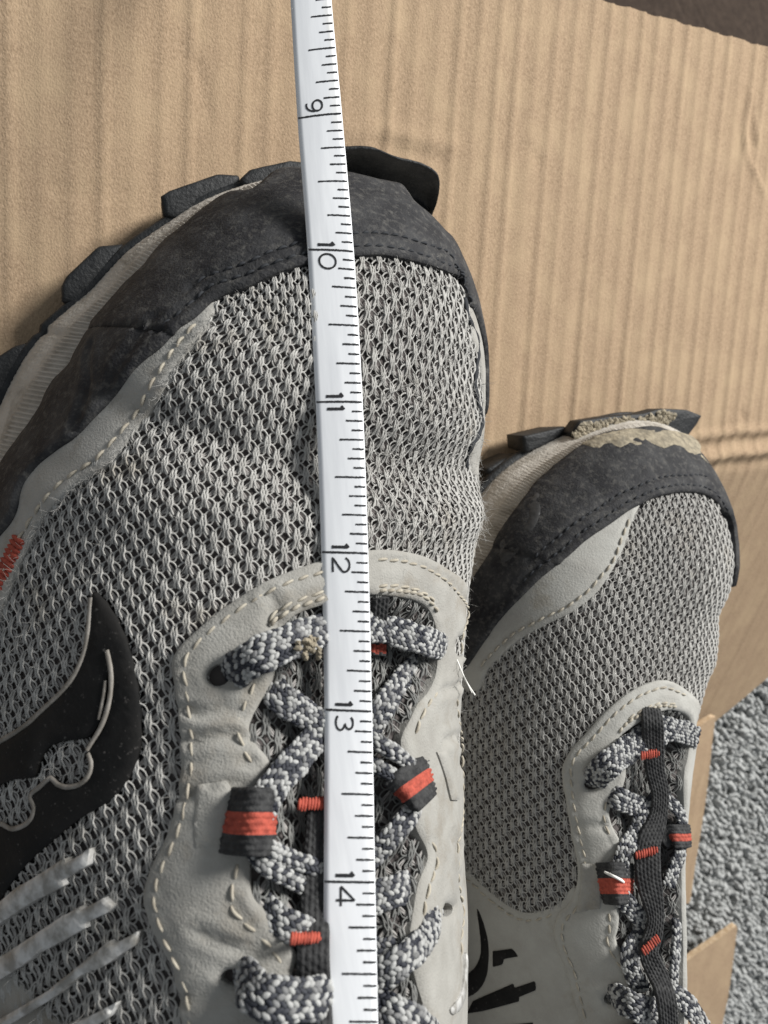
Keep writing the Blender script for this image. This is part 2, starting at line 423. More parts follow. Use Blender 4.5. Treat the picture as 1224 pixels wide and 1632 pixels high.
# ---- flat braided lace
def braid(sh, pts, width, parent, thick=.31, name='lace', endround=True, mats=None, tuck=(1, 1), pad=.86):
    """pts: (px, py, height in front of the body); width in millimetres"""
    C = np.array([sh.at(*p) if len(p) == 3 else p[:3] for p in pts]); Nn = []
    for p in pts:
        loc, fi = sh.hit(p[0], p[1]); q = sh._bary(loc, fi); Nn.append(sh.surf(q, 0, False)[1][0])
    view = np.array([CAMP-c for c in C]); view /= np.linalg.norm(view, axis=1, keepdims=True)
    Nn = np.array(Nn)*.6+view*.4
    P = catmull(C, 10); U = catmull(Nn, 10)
    L = np.r_[0, np.cumsum(np.linalg.norm(np.diff(P, axis=0), axis=1))]; n = max(6, int(L[-1]/.5)); t = np.linspace(0, L[-1], n)
    P = np.stack([np.interp(t, L, P[:, k]) for k in range(3)], 1); U = np.stack([np.interp(t, L, U[:, k]) for k in range(3)], 1)
    T = np.gradient(P, axis=0); T /= np.linalg.norm(T, axis=1, keepdims=True); B = np.cross(T, U); B /= np.linalg.norm(B, axis=1, keepdims=True); U = np.cross(B, T)
    w = width/2*(1+.05*np.sin(t*.9+random.random()*6)+.03*np.sin(t*2.3)); h = w*thick
    wl = np.array([1.0]*n)
    e = np.minimum(t, L[-1]-t)
    def pt(tt, a, lift=0.):
        """surface point at length tt and angle a of the superelliptic section"""
        f = lambda arr: np.interp(tt, t, arr)
        p = np.stack([f(P[:, k]) for k in range(3)], -1); b = np.stack([f(B[:, k]) for k in range(3)], -1); u = np.stack([f(U[:, k]) for k in range(3)], -1)
        ca, sa = np.cos(a), np.sin(a); x = np.sign(ca)*np.abs(ca)**.75*f(w); y = np.sign(sa)*np.abs(sa)**.75*f(h)
        nn = b*(ca*f(h))[..., None]+u*(sa*f(w))[..., None]; nn /= np.maximum(np.linalg.norm(nn, axis=-1, keepdims=True), 1e-9)
        return p+b*x[..., None]+u*y[..., None]+nn*np.asarray(lift)[..., None], nn
    mb = MB()
    a = np.linspace(0, 2*math.pi, 20, endpoint=False)
    tt, aa = np.meshgrid(t, a, indexing='ij'); G, _ = pt(tt.ravel(), aa.ravel(), np.full(tt.size, -.18)); G = G.reshape(n, 20, 3)
    mb.grid(G, 1, wrap=True); mb.add(G[0], [list(range(20))], 1); mb.add(G[-1], [list(range(20))[::-1]], 1)
    # braided strands: domes laid herringbone-wise round the section
    per = 4*width/2*(1+thick)*.86; pw = .80*pad; nc = max(8, 2*int(per/pw/2)); da = 2*math.pi/nc
    pl = 1.02*pad; rows = int(L[-1]/pl)
    # equal arc spacing of columns
    ad = np.linspace(0, 2*math.pi, 400); pe = np.column_stack([np.sign(np.cos(ad))*np.abs(np.cos(ad))**.75, thick*np.sign(np.sin(ad))*np.abs(np.sin(ad))**.75])
    al = np.r_[0, np.cumsum(np.linalg.norm(np.diff(pe, axis=0), axis=1))]; cols = np.interp((np.arange(nc)+.5)/nc*al[-1], al, ad); mmper = al[-1]*width/2
    r8 = np.linspace(0, 2*math.pi, 8, endpoint=False); ring = [(np.cos(r8), np.sin(r8), np.full(8, -.16)), (np.cos(r8)*.82, np.sin(r8)*.82, np.full(8, .16)), (np.cos(r8)*.42, np.sin(r8)*.42, np.full(8, .32))]
    DX = np.r_[ring[0][0], ring[1][0], ring[2][0], 0]; DY = np.r_[ring[0][1], ring[1][1], ring[2][1], 0]; DZ = np.r_[ring[0][2], ring[1][2], ring[2][2], .36]
    DF = [(k*8+j, k*8+(j+1) % 8, (k+1)*8+(j+1) % 8, (k+1)*8+j) for k in range(2) for j in range(8)]+[(16+j, 16+(j+1) % 8, 24) for j in range(8)]
    ph = random.randint(0, 5)
    for c in range(nc):
        sgn = 1 if c % 2 == 0 else -1
        for r in range(-1, rows+2):
            t0 = (r+(.5 if c % 2 else 0))*pl+rng.normal(0, .06)
            if t0 < .2 or t0 > L[-1]-.2: continue
            sid = (r-(c//2) if sgn > 0 else r+(c//2)+2)+ph
            black = (sid % 5) in (0, 2) if sgn > 0 else (sid % 5) in (1, 3)
            if rng.random() < .10: black = not black
            ang = sgn*(.62+rng.normal(0, .06)); lx, ly = .75*pad*rng.uniform(.94, 1.06), .49*pad*rng.uniform(.93, 1.07)
            if black: ly *= .82; lx *= 1.1
            u_ = DX*lx*math.cos(ang)-DY*ly*math.sin(ang); v_ = DX*lx*math.sin(ang)+DY*ly*math.cos(ang)
            acc = np.interp(cols[c], ad, al)+v_/(width/2); an = np.interp(np.mod(acc, al[-1]), al, ad)
            V, _ = pt(np.clip(t0+u_, 0, L[-1]), an, DZ*pad*(.75 if black else 1.1)*.72)
            mb.add(V, DF, 1 if black else (2 if rng.random() < .3 else 0))
    return mb.build(name, mats or [M['lace_w'], M['lace_b'], M['lace_g']], parent)

# ---- woven ribbon with bands of colour, warp yarns standing proud
def ribbon(sh, pts, width, parent, bands, name, thick=.9, pitch=.55, mats=None, wide=None, along=False, bulge=0.0, weft=1.1):
    C = np.array([sh.at(*p) for p in pts]); Nn = []
    for p in pts:
        loc, fi = sh.hit(p[0], p[1]); q = sh._bary(loc, fi); Nn.append(sh.surf(q, 0, False)[1][0])
    view = np.array([CAMP-c for c in C]); view /= np.linalg.norm(view, axis=1, keepdims=True); Nn = np.array(Nn)*.35+view*.65
    P = catmull(C, 12); U = catmull(np.array(Nn), 12); L = np.r_[0, np.cumsum(np.linalg.norm(np.diff(P, axis=0), axis=1))]
    n = max(12, int(L[-1]/.18)); t = np.linspace(0, L[-1], n)
    P = np.stack([np.interp(t, L, P[:, k]) for k in range(3)], 1); U = np.stack([np.interp(t, L, U[:, k]) for k in range(3)], 1)
    T = np.gradient(P, axis=0); T /= np.linalg.norm(T, axis=1, keepdims=True); B = np.cross(T, U); B /= np.linalg.norm(B, axis=1, keepdims=True); U = np.cross(B, T)
    W = np.full(n, width) if wide is None else np.interp(np.linspace(0, 1, n), np.linspace(0, 1, len(wide)), wide)
    nx = max(12, int(width/pitch)*5); x = np.linspace(-1, 1, nx); ny = width/pitch
    ph = (x+1)/2*ny
    col = np.floor(ph)
    bump = np.abs(np.sin(ph*math.pi))[None, :]*.20+.10*np.sin(2*math.pi*t[:, None]/weft+col[None, :]*math.pi)*np.abs(np.sin(ph*math.pi))[None, :]
    prof = np.sqrt(np.maximum(1-np.abs(x)**6, 0))
    top = P[:, None]+B[:, None]*(x[None, :, None]*(W/2)[:, None, None])+U[:, None]*((thick/2*prof)[None, :]+bump+bulge*(1-x**2)[None, :])[..., None]
    bot = P[:, None]+B[:, None]*(x[None, :, None]*(W/2)[:, None, None])-U[:, None]*((thick/2*prof)[None, :, None])
    mb = MB()
    def bandof(u):
        for u0, u1, mi in bands:
            if u0 <= u < u1: return mi
        return 0
    F = [];mi = []
    for i in range(n-1):
        for j in range(nx-1):
            F.append((i*nx+j, i*nx+j+1, (i+1)*nx+j+1, (i+1)*nx+j))
            mi.append(bandof((i+.5+1.2*math.sin(col[j]*2.1))/n if along else (x[j]+1)/2))
    mb.add(top.reshape(-1, 3), F, mi); mb.grid(bot, 0)
    for sd in (0, -1): mb.grid(np.stack([top[:, sd], bot[:, sd]], 1), 0)
    for e in (0, -1): mb.grid(np.stack([top[e], bot[e]], 0), 0)
    return mb.build(name, mats or [M['web'], M['red']], parent)

def bartack(sh, a, b, height, n, parent, m, off, rad=.22, name='bar_tack'):
    """dense zigzag of thread between pixel points a and b"""
    mb = MB(); a = np.array(a, float); b = np.array(b, float); d = b-a; pr = np.array([-d[1], d[0]])/np.linalg.norm(d)
    for k in range(n):
        f = (k+.5)/n; c = a+d*f; h0 = height*random.uniform(.85, 1.1)
        p0 = c-pr*h0/2+d/n*.4; p1 = c+pr*h0/2-d/n*.4*random.uniform(.2, 1)
        pts = [sh.at(*(p0+(p1-p0)*u), off+.35*math.sin(u*math.pi)-.1) for u in np.linspace(0, 1, 6)]
        tube(mb, pts, rad*np.array([.6, 1, 1.05, 1.05, 1, .6]), 6)
    return mb.build(name, m, parent, kind='stuff')

# ---- sole
def sole(sh, parent, zlow, ribs=1.05, bulge=1.5, rear=None, split=.5, mid_name='midsole', gnd=None):
    """midsole wall between the body's feather line and the lower outline: ribbed above, pebbled below"""
    Lr = rear or sh.L
    par = np.r_[np.linspace(-Lr, -60, 60)-math.pi/2, np.linspace(-60, 0, 420)[1:]-math.pi/2, np.linspace(-math.pi/2, math.pi/2, 560)[1:-1], np.linspace(0, 60, 200)+math.pi/2, np.linspace(60, Lr, 50)[1:]+math.pi/2]
    d, o, st = sh.dirs(par); wu, wl = sh.out(par), sh.low(par)
    up = o+d*wu[:, None]; lo = o+d*wl[:, None]; alu = (up-sh.E)@sh.ax
    zu = np.interp(alu, *sh.zf); zl = np.interp((lo-sh.E)@sh.ax, *zlow)
    arc = np.r_[0, np.cumsum(np.linalg.norm(np.diff(lo, axis=0), axis=1))]
    K = 15; rows = []
    for k in range(K):
        f = k/(K-1)
        xy = up-d*1.5+(lo-up+d*1.5)*(f**.85)[..., None] if False else (up-d*1.5)*(1-f**.8)+lo*f**.8
        z = (zu+1.2)*(1-f)+zl*f
        bl = bulge*math.sin(f*math.pi)
        rib = 0.27*np.sin(arc/ribs*2*math.pi)*(sm(np.array([f]), .06, .14)-sm(np.array([f]), split-.08, split))[0]
        peb = .16*vnoise(np.column_stack([arc, np.full(len(arc), f*9), np.zeros(len(arc))]), 1.5)*sm(np.array([f]), split-.05, split+.05)[0]
        step = -.35*sm(np.array([f]), split-.03, split+.02)[0]*(1-sm(np.array([f]), split+.1, split+.3)[0])
        rows.append(np.column_stack([xy+d*(bl*.6+rib+peb+step)[:, None], z+(bl*.8+rib*.8+peb*.8+step)]))
    mb = MB(); G = np.stack(rows, 1); mb.grid(G)
    bot = G[:, -1]; nb = len(bot); c = np.vstack([bot, o_mid(sh, par, bot)])
    mb.add(c, [(i, i+1, nb+i+1, nb+i) for i in range(nb-1)])
    mid = mb.build(mid_name, M['mid'], parent, merge=.01)
    # outsole slab
    mb = MB(); rws = []
    for f, ex, dz in ((0, -1.0, .6), (.2, 1.0, .5), (.5, 1.5, -.6), (.8, 1.2, -2.2), (1, .2, -3.2)):
        rws.append(np.column_stack([lo+d*ex, zl+dz+.12*vnoise(np.column_stack([lo, zl]), .6, f*5)]))
    zb = np.interp((lo-sh.E)@sh.ax, *gnd)
    rws.append(np.column_stack([lo-d*2.5, np.minimum(zb, zl-3.4)]))
    G = np.stack(rws, 1); mb.grid(G); bot = G[:, -1]; c = np.vstack([bot, o_mid(sh, par, bot)])
    mb.add(c, [(i, nb+i, nb+i+1, i+1) for i in range(nb-1)])
    return mid, mb.build('outsole', M['lug'], parent, merge=.01)
def o_mid(sh, par, bot):
    d, o, st = sh.dirs(par); al = (bot[:, :2]-sh.E)@sh.ax; al = np.minimum(al, 0)
    return np.column_stack([sh.E+al[:, None]*sh.ax, bot[:, 2]])
def lug(pts, ztop, zbot, parent, name='lug', taper=.8, seed=1., drop=0., mats=None):
    """block of tread: traced top face at ztop, chamfered, leaning walls down to zbot"""
    P = np.array([atz(p[0], p[1], ztop if len(p) < 3 else p[2]) for p in pts]); cen = P.mean(0)
    bnd = resample(P, .8, True); n = len(bnd)
    def ring(f, dz): 
        r = cen+(bnd-cen)*[f, f, 1]; r[:, 2] += dz; return r
    rr = 1-.9/np.linalg.norm(bnd-cen, axis=1).mean()
    rings = [ring(.02, .35), ring(.35, .3), ring(.7, .2), ring(rr, .1), ring((1+rr)/2+.01, -.12), ring(1.0, -.8)]
    bt = ring(taper, 0); bt[:, 2] = zbot; md = (ring(1., 0)*.55+bt*.45); rings += [md, bt]
    G = np.array(rings); nz = vnoise(G.reshape(-1, 3), .35, seed).reshape(G.shape[:2])*.12+vnoise(G.reshape(-1, 3), 1.3, seed).reshape(G.shape[:2])*.07
    G[..., 2] += nz; G[..., :2] += nz[..., None]*.5
    mb = MB(); mb.grid(G, wrap=True); mb.add(G[0], [list(range(n))]); mb.add(G[-1], [list(range(n))[::-1]])
    return mb.build(name, mats or M['lug'], parent, merge=.01)


# ================================================================== cardboard, carpet
def corr(x, y):
    u = x/6.7+.06*np.sin(y*.021)+.09*np.sin(x*.031)
    ridge = (1-np.abs(np.sin(math.pi*u)))**2.6+.18*(1-np.abs(np.sin(math.pi*(u*2.0+.3))))**2
    k = np.floor(u+.5); amp = 1.35*(.38+.14*np.sin(k*2.3+1)+.10*np.sin(k*4.1+y*.02))*(.75+.5*sm(x, 40, 140))
    return amp*(ridge-.35)
CREASE = lambda x: -13+(x-136)*.13
DENTS = [(catmull(np.array([atz(*c, 0)[:2] for c in pl]), 6), wd, dp) for pl, wd, dp in (
    ([(1196, 150), (1186, 205), (1192, 250), (1206, 280), (1216, 305)], .8, .9), ([(1200, 170), (1198, 215), (1204, 235)], .7, -.7), ([(1204, 185), (1208, 225)], .6, .6),
    ([(560, 214), (610, 208), (660, 222), (720, 232)], 2.2, .6), ([(600, 228), (650, 240), (700, 252)], 1.6, -.5), ([(836, 236), (852, 246), (858, 262)], .8, -.5), ([(300, 90), (322, 128), (330, 190)], 1.4, -.35), ([(1180, 655), (1188, 668)], .6, -.8), ([(90, 300), (140, 312), (200, 306)], 1.8, -.3))]
def card_z(x, y):
    x = np.atleast_1d(np.asarray(x, float)); y = np.atleast_1d(np.asarray(y, float))
    s_ = CREASE(x)-y                                  # distance below the fold
    rg = sm(x, 190, 214)
    z = corr(x, y)*(1-.75*sm(s_, 8, 30))
    s_ = s_+.3*np.sin(x*.11)+.2*np.sin(x*.31)
    z = z+1.5*np.exp(-((s_+1)/1.0)**2)-1.2*np.exp(-((s_-3)/1.8)**2)+1.3*np.exp(-((s_-8)/1.0)**2)-.8*np.exp(-((s_-11.5)/2)**2)
    z = z-rg*.36*np.maximum(s_-8, 0)
    for dent, wd, dp in DENTS:
        k = np.abs(x-dent[:, 0].mean()) < 60
        if np.any(k): z[k] += dp*np.exp(-(dist_poly(np.column_stack([x, y])[k], dent, False)/wd)**2)
    z = z-.8*np.exp(-((x-215-.02*y)/1.0)**2)*sm(s_, 10, 30)
    return z
def sheet(name, xs, ys, keep, zfun, th, mats, parent=None, wavy=True, **props):
    X, Y = np.meshgrid(xs, ys); P = np.column_stack([X.ravel(), Y.ravel()]); k = keep(P).reshape(X.shape)
    Z = zfun(P[:, 0], P[:, 1]); V = np.column_stack([P, Z]); nx = len(xs); mb = MB(); F = []
    idx = -np.ones(len(P), int); cells = []
    for i in range(len(ys)-1):
        for j in range(nx-1):
            if k[i, j] and k[i, j+1] and k[i+1, j] and k[i+1, j+1]: cells.append((i*nx+j, i*nx+j+1, (i+1)*nx+j+1, (i+1)*nx+j))
    mb.add(V, cells, 0); B = V.copy(); B[:, 2] -= th; mb.add(B, [c[::-1] for c in cells], 0)
    from collections import Counter
    cnt = Counter(tuple(sorted((c[a], c[(a+1) % 4]))) for c in cells for a in range(4)); n = len(V)
    side = [(c[a], c[a]+n, c[(a+1) % 4]+n, c[(a+1) % 4]) for c in cells for a in range(4) if cnt[tuple(sorted((c[a], c[(a+1) % 4])))] == 1]
    mb.add(np.vstack([V, B]), side, 1)
    return mb.build(name, mats, parent, merge=.002, **props)

def half(p, q):          # signed side of the line p->q, positive on its left
    d = np.array(q)-np.array(p); return lambda P: d[0]*(P[:, 1]-p[1])-d[1]*(P[:, 0]-p[0])
t0, t1 = atz(960, 0, 0), atz(1224, 75, 0)
top_edge = half(t0[:2], t1[:2])
def shear_grid(x0, x1, y0, y1, st): return np.arange(x0, x1, st), np.arange(y0, y1, st)
# the main sheet, cut along its slanted far edge and along the edge against the carpet
def build_main():
    xs, ys = np.arange(-140, 420, 1.1), np.arange(-300, 215, 2.2)
    X, Y = np.meshgrid(xs, ys)
    # far edge: squeeze the rows so the sheet ends on the slanted line
    def edge_y(x): return t0[1]+(t1[1]-t0[1])*(x-t0[0])/(t1[0]-t0[0])+.25*np.sin(x*.4)
    ey = edge_y(xs)
    ry = np.linspace(0, 1, 240)
    def edge_x(y):      # right boundary against the carpet (traced)
        return np.interp(y, EY, EX)
    EP = []
    for px in ((1140, 1150), (1224, 1080), (1300, 1018)):
        z = -30.
        for _ in range(30): c = atz(*px, z); z = .5*z+.5*float(card_z(c[0:1], c[1:2])[0])
        EP.append(c)
    EP = np.array(EP)
    lo_line = np.polyfit(EP[:, 0], EP[:, 1], 1)
    G = np.zeros((len(xs), 240, 3))
    for i, x in enumerate(xs):
        lo = -300+(max(-300, np.polyval(lo_line, x))+300)*float(sm(np.array(x), 135, 196))
        yy = lo+(ey[i]-lo)*ry
        G[i] = np.column_stack([np.full(240, x), yy, card_z(np.full(240, x), yy)])
    return G
G = build_main()
mb = MB(); mb.grid(np.transpose(G, (1, 0, 2))[:, :, :])
Gb = G.copy(); Gb[..., 2] -= 3.2; mb.grid(Gb[np.r_[0:len(Gb)-1:6, len(Gb)-1]][:, np.r_[0:239:6, 239]])
for a, b in ((G[:, -1], Gb[:, -1]), (G[:, 0], Gb[:, 0])): mb.grid(np.stack([a, b], 1), 1)
for a, b in ((G[0], Gb[0]), (G[-1], Gb[-1])): mb.grid(np.stack([a, b], 1), 1)
mb.build('cardboard_sheet', [M['card'], M['card_edge']], origin=(100, 0, 0), label='brown corrugated cardboard sheet with a folded crease, lying under both shoes', category='cardboard')

def flap(name, pts, label, zt=3.0, group=None, m=None, sub=10):
    """a loose piece of board: traced outline (x, y, z) corners, fluted core shown at its edge"""
    P = np.array(pts, float); b = resample(P, 3.0, True); c = P.mean(0); n = len(b)
    rings = [c+(b-c)*f for f in np.linspace(.03, 1, sub)]
    G = np.array(rings); G[..., 2] += .12*np.sin(G[..., 0]*.94)+.25*vnoise(G.reshape(-1, 3), .06).reshape(G.shape[:2])
    mb = MB(); mb.grid(G, 0, wrap=True); mb.add(G[0], [list(range(n))], 0)
    B = G.copy(); B[..., 2] -= zt; mb.grid(B, 0, wrap=True); mb.add(B[0], [list(range(n))[::-1]], 0)
    mb.grid(np.stack([G[-1], B[-1]], 0), 1, wrap=True)
    return mb.build(name, m or [M['card'], M['card_edge']], origin=c, label=label, category='cardboard')
ZC = -58.0
flap('cardboard_flap', [atz(1055, 1190, -38), atz(1141, 1141, -38), atz(1134, 1200, -39), atz(1124, 1280, -41), atz(1108, 1380, -43), atz(1100, 1440, -44), atz(1020, 1440, -44)],
     'narrow brown cardboard flap edge between the carpet and the muddy shoe')
flap('cardboard_flap', [atz(1000, 1600, -42), atz(1097, 1530, -42), atz(1176, 1474, -42), atz(1160, 1590, -43), atz(1140, 1690, -44), atz(1110, 1850, -44), atz(980, 1800, -44)],
     'brown cardboard flap corner lying on the grey carpet')
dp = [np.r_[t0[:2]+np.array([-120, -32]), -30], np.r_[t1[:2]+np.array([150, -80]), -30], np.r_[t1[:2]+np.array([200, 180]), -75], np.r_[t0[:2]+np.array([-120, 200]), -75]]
flap('shaded_cardboard', dp, 'brown board with painted-in shade, below the bright cut edge of the cardboard sheet', m=[M['card_shade'], M['card_shade']])

mb = MB(); xs = np.arange(-400, 701, 20.); ys = np.arange(-600, 501, 20.); X, Y = np.meshgrid(xs, ys)
mb.grid(np.stack([X, Y, np.full(X.shape, ZC-4.0)], 2))
carpet = mb.build('carpet', M['carpet_base'], origin=(0, 0, ZC-4), kind='structure')
mb = MB()
poly = np.array([atz(*p, ZC)[:2] for p in ((1060, 1200), (1130, 1090), (1224, 1030), (1330, 960), (1430, 1632), (1400, 1760), (900, 1760), (930, 1400))])
lo, hi = poly.min(0), poly.max(0)
X, Y = np.meshgrid(np.arange(lo[0], hi[0], 2.5), np.arange(lo[1], hi[1], 2.5)); pts = np.column_stack([X.ravel(), Y.ravel()]); pts += rng.normal(0, 1.1, pts.shape); pts = pts[inpoly(pts, poly)]
a6 = np.linspace(0, 2*math.pi, 6, endpoint=False)
for p in pts:
    r = rng.uniform(.7, 1.6); h = rng.uniform(2.5, 6.0); tl = rng.normal(0, 1.6, 2)
    V = np.vstack([np.column_stack([p[0]+np.cos(a6)*r*f+tl[0]*g, p[1]+np.sin(a6)*r*f+tl[1]*g, np.full(6, ZC-4+h*g)]) for f, g in ((.8, 0), (1.1, .5), (.75, .9))]+[[[p[0]+tl[0], p[1]+tl[1], ZC-4+h]]])
    mb.add(V, [(k*6+j, k*6+(j+1) % 6, (k+1)*6+(j+1) % 6, (k+1)*6+j) for k in range(2) for j in range(6)]+[(12+j, 12+(j+1) % 6, 18) for j in range(6)])
mb.build('carpet_pile', M['carpet'], carpet, kind='stuff')

# ================================================================== shoe under the tape
def ext(al_z): return (np.array([a for a, _ in al_z][::-1]), np.array([z for _, z in al_z][::-1]))
L = Shoe(outline=[(-2, -19), (5, -4), (15, 12), (26, 27), (38, 40), (54, 50), (68, 53), (82, 51), (92, 43.5), (99, 31), (103.5, 17), (105.5, 0), (106, -20), (104, -40), (102, -60), (101, -80), (100, -120), (97, -160), (88, -200), (78, -228), (55, -238), (30, -232), (8, -205), (-8, -165), (-14, -120), (-15, -80), (-13, -55), (-8, -35)],
         lower=[(-2, -2), (3, 9), (9, 17), (16, 24), (23, 33), (31, 40), (40, 47), (53, 53), (68, 57), (82, 56), (95, 50), (104, 39), (108, 26), (110, 10), (110, -8), (109, -27), (107, -50), (105, -80), (104, -140), (100, -190), (84, -232), (56, -245), (28, -240), (3, -212), (-12, -170), (-19, -130), (-20, -90), (-18, -60), (-14, -38), (-8, -18)],
         E=(53, 8), axis=(.12, 1), L=195,
         zs=ext([(50, 55), (25, 65.5), (12, 69.5), (0, 72), (-20, 76.8), (-42, 86), (-65, 97), (-80, 106), (-100, 117), (-130, 126), (-200, 130)]),
         zf=ext([(50, 34), (25, 31), (0, 29), (-40, 28), (-100, 30), (-200, 34)]),
         pq=(ext([(50, 2.3), (0, 2.2), (-40, 1.9), (-90, 1.7), (-200, 1.8)]), ext([(50, 1.8), (0, 1.7), (-40, 1.45), (-90, 1.25), (-200, 1.3)])))
L.bvh(False)
shoeL = thing('shoe', 'large worn grey mesh hiking shoe with black toe cap, the measuring tape lying along it', 'shoe', (40, -60, 0), 'pair of worn grey hiking shoes')
throat_px = [(512, 962), (472, 978), (441, 999), (430, 1040), (432, 1095), (400, 1154), (429, 1211), (410, 1252), (402, 1359), (402, 1425), (463, 1502), (472, 1523), (465, 1547), (480, 1632), (480, 1740), (655, 1740), (660, 1632), (651, 1568), (639, 1494), (655, 1404), (668, 1372), (651, 1323), (640, 1280), (627, 1179), (655, 1121), (672, 1101), (690, 1040), (680, 987), (655, 958), (590, 948)]
thq = resample(L.Q(throat_px), 1.5, True)
def dispL(Q):
    a, b = Q[:, 0], Q[:, 1]
    d = dist_poly(Q, thq); ins = inpoly(Q, thq)
    z = -4.5*sm(np.where(ins, d, 0), 0, 5)
    rt = sm(a, -25, 25)
    rt = rt*(1-sm(a, 24, 44))
    z = z-(.8+3.0*rt)*np.exp(-((b+15-.05*a)/5.5)**2)+(.5+1.5*rt)*np.exp(-((b+27-.1*a)/4.0)**2)-.8*rt*np.exp(-((b-4)/5)**2)
    z = z+.5*np.sin(a*.11+b*.07)*np.exp(-((b+8)/25)**2)-.9*np.exp(-((b+20+.22*a)/3)**2)*sm(-a, 0, 20)
    return z
L.dispf = dispL
Lq0 = L.tree, L.Qv, L.Vv, L.F
# lining under the knit
G = L.tess(); mb = MB(); Vb, _ = L.surf(G.reshape(-1, 2), -.25); mb.grid(Vb.reshape(*G.shape[:2], 3))
mb.build('lining', M['backing'], shoeL, merge=.01)

capL = [(0, 776), (20, 741), (39, 706), (67, 659), (94, 616), (133, 569), (153, 541), (176, 510), (208, 471), (243, 435), (275, 396), (306, 373), (337, 345), (369, 325), (404, 304), (451, 288), (500, 288), (562, 294), (599, 302), (632, 310), (665, 322), (691, 337), (715, 357), (738, 379, 2, 2), (766, 418, 5, 1), (782, 461, 9, 0), (792, 520, 14, 0), (794, 557, 16, 0), (788, 600, 17, -6),
        (788, 600, 12, -5), (785, 597, 9, 0), (788, 560, 8, 0), (785, 531, 6, 0), (780, 508, 4, 0), (768, 487, 2, 0), (751, 466), (731, 449), (705, 439), (672, 429), (638, 421), (592, 416), (566, 418), (530, 422), (490, 430), (440, 446), (392, 467), (365, 476), (341, 490), (322, 510), (290, 537), (267, 561), (235, 588), (208, 616), (184, 639), (157, 671), (129, 702), (98, 724), (71, 748), (51, 780), (35, 827), (0, 872), (-60, 960), (-60, 860)]
s1 = [(764, 478), (745, 456), (725, 440), (700, 429), (668, 418), (636, 410), (592, 404), (566, 405), (530, 408), (488, 417), (440, 431), (392, 450), (362, 460), (338, 470), (318, 490), (286, 518), (262, 543)]
s2 = [(751, 440), (730, 424), (704, 412), (670, 400), (638, 391), (592, 385), (566, 386), (530, 389), (486, 399), (438, 414), (390, 434), (356, 446), (330, 456), (310, 474)]
g1, g2 = [resample(catmull(L.Q(s), 8), .5) for s in (s1, s2)]
capo = panel(L, 'toe_cap', capL, M['cap'], shoeL, off=.9, th=1.6, res=1.0, wob=.22, seed=2., grooves=[(g1, .55, .75), (g2, .55, .7)],
             crease=[(resample(catmull(L.Q([(132, 690), (150, 630), (165, 560)]), 8), .5), .8, .6), (resample(catmull(L.Q([(180, 640), (230, 560), (262, 520)]), 8), .5), 1.1, .4)])
stitches(L, None, capo, M['stitch_black'], 1.95, 1.9, .7, .30, qpath=g1); stitches(L, None, capo, M['stitch_black'], 2.0, 1.9, .7, .30, qpath=g2)

stripL = [(345, 478), (341, 510), (322, 545), (294, 576), (271, 616), (243, 655), (220, 686), (200, 718), (184, 741), (157, 761), (129, 780), (106, 803), (80, 828), (60, 860), (39, 906), (20, 957), (4, 1004), (-20, 1060), (-70, 1040), (-40, 930), (0, 850), (35, 810), (51, 765), (80, 722), (130, 680), (190, 610), (262, 540), (320, 486)]
s3 = [(318, 522), (282, 566), (258, 604), (230, 644), (206, 680), (184, 710), (160, 738), (128, 760), (100, 784), (70, 818), (44, 856), (24, 900), (4, 950), (-12, 1000)]
g3 = resample(catmull(L.Q(s3), 8), .5)
stL = st = panel(L, 'side_strip', stripL, M['suede'], shoeL, off=.55, th=.9, res=1.1, wob=.1, seed=4., grooves=[(g3, .5, .35)])
stitches(L, None, st, M['stitch'], 1.35, 2.3, .8, .30, qpath=g3)
bartack(L, (32, 856), (-6, 936), 24, 11, st, M['red'], 2.2, .5)

# strip on the far side of the toe box
fs = [(752, 470, 0, 0), (754, 540), (756, 600), (757, 660), (766, 740), (776, 740, 14, -4), (788, 640, 18, 0), (788, 600, 20, 0), (790, 540, 16, 3), (770, 490, 6, 2)]
fp = panel(L, 'side_strip', [(762, 486), (764, 540), (764, 600), (766, 660), (776, 730), (777, 740, 14, -4), (788, 640, 18, 0), (790, 600, 20, 0), (790, 540, 16, 3), (772, 492, 6, 2)], M['suede'], shoeL, off=.5, th=.9, res=1.0, seed=5.)
ed = [(750, 472), (756, 505), (755, 545), (756, 590), (755, 630), (762, 672), (768, 710), (777, 745)]
q_ = resample(catmull(L.Q(ed), 8), .4); P_, n_ = L.surf(q_, 1.1); mb = MB(); tube(mb, P_, .75+.15*np.sin(np.arange(len(P_))*.7), 7, up=n_, squash=.7)
mb.build('edge_binding', M['stitch_black'], shoeL)

eye_out = [(512, 895), (480, 906), (434, 924), (392, 949), (349, 980), (312, 1012), (290, 1035), (280, 1055), (281, 1075), (287, 1110), (292, 1153), (295, 1192), (294, 1235), (288, 1271), (282, 1302), (267, 1345), (251, 1376), (240, 1412), (239, 1435), (251, 1475), (271, 1514), (286, 1545), (292, 1584), (300, 1632), (310, 1700), (325, 1760)]
eye_in = [(470, 1760), (482, 1700), (480, 1632), (472, 1580), (465, 1549), (472, 1523), (463, 1502), (423, 1449), (404, 1425), (400, 1390), (402, 1359), (404, 1300), (410, 1252), (423, 1228), (429, 1211), (406, 1183), (398, 1154), (423, 1105), (437, 1075), (442, 1030), (448, 1003), (472, 980), (512, 965), (560, 950), (590, 949), (627, 952), (655, 958), (672, 970), (682, 992), (686, 1030), (684, 1070), (672, 1101), (655, 1121), (643, 1146), (628, 1179), (634, 1220), (640, 1280), (651, 1323), (666, 1351), (668, 1372), (655, 1404), (647, 1445), (639, 1494), (642, 1530), (651, 1568), (659, 1596), (665, 1632), (668, 1700), (670, 1760)]
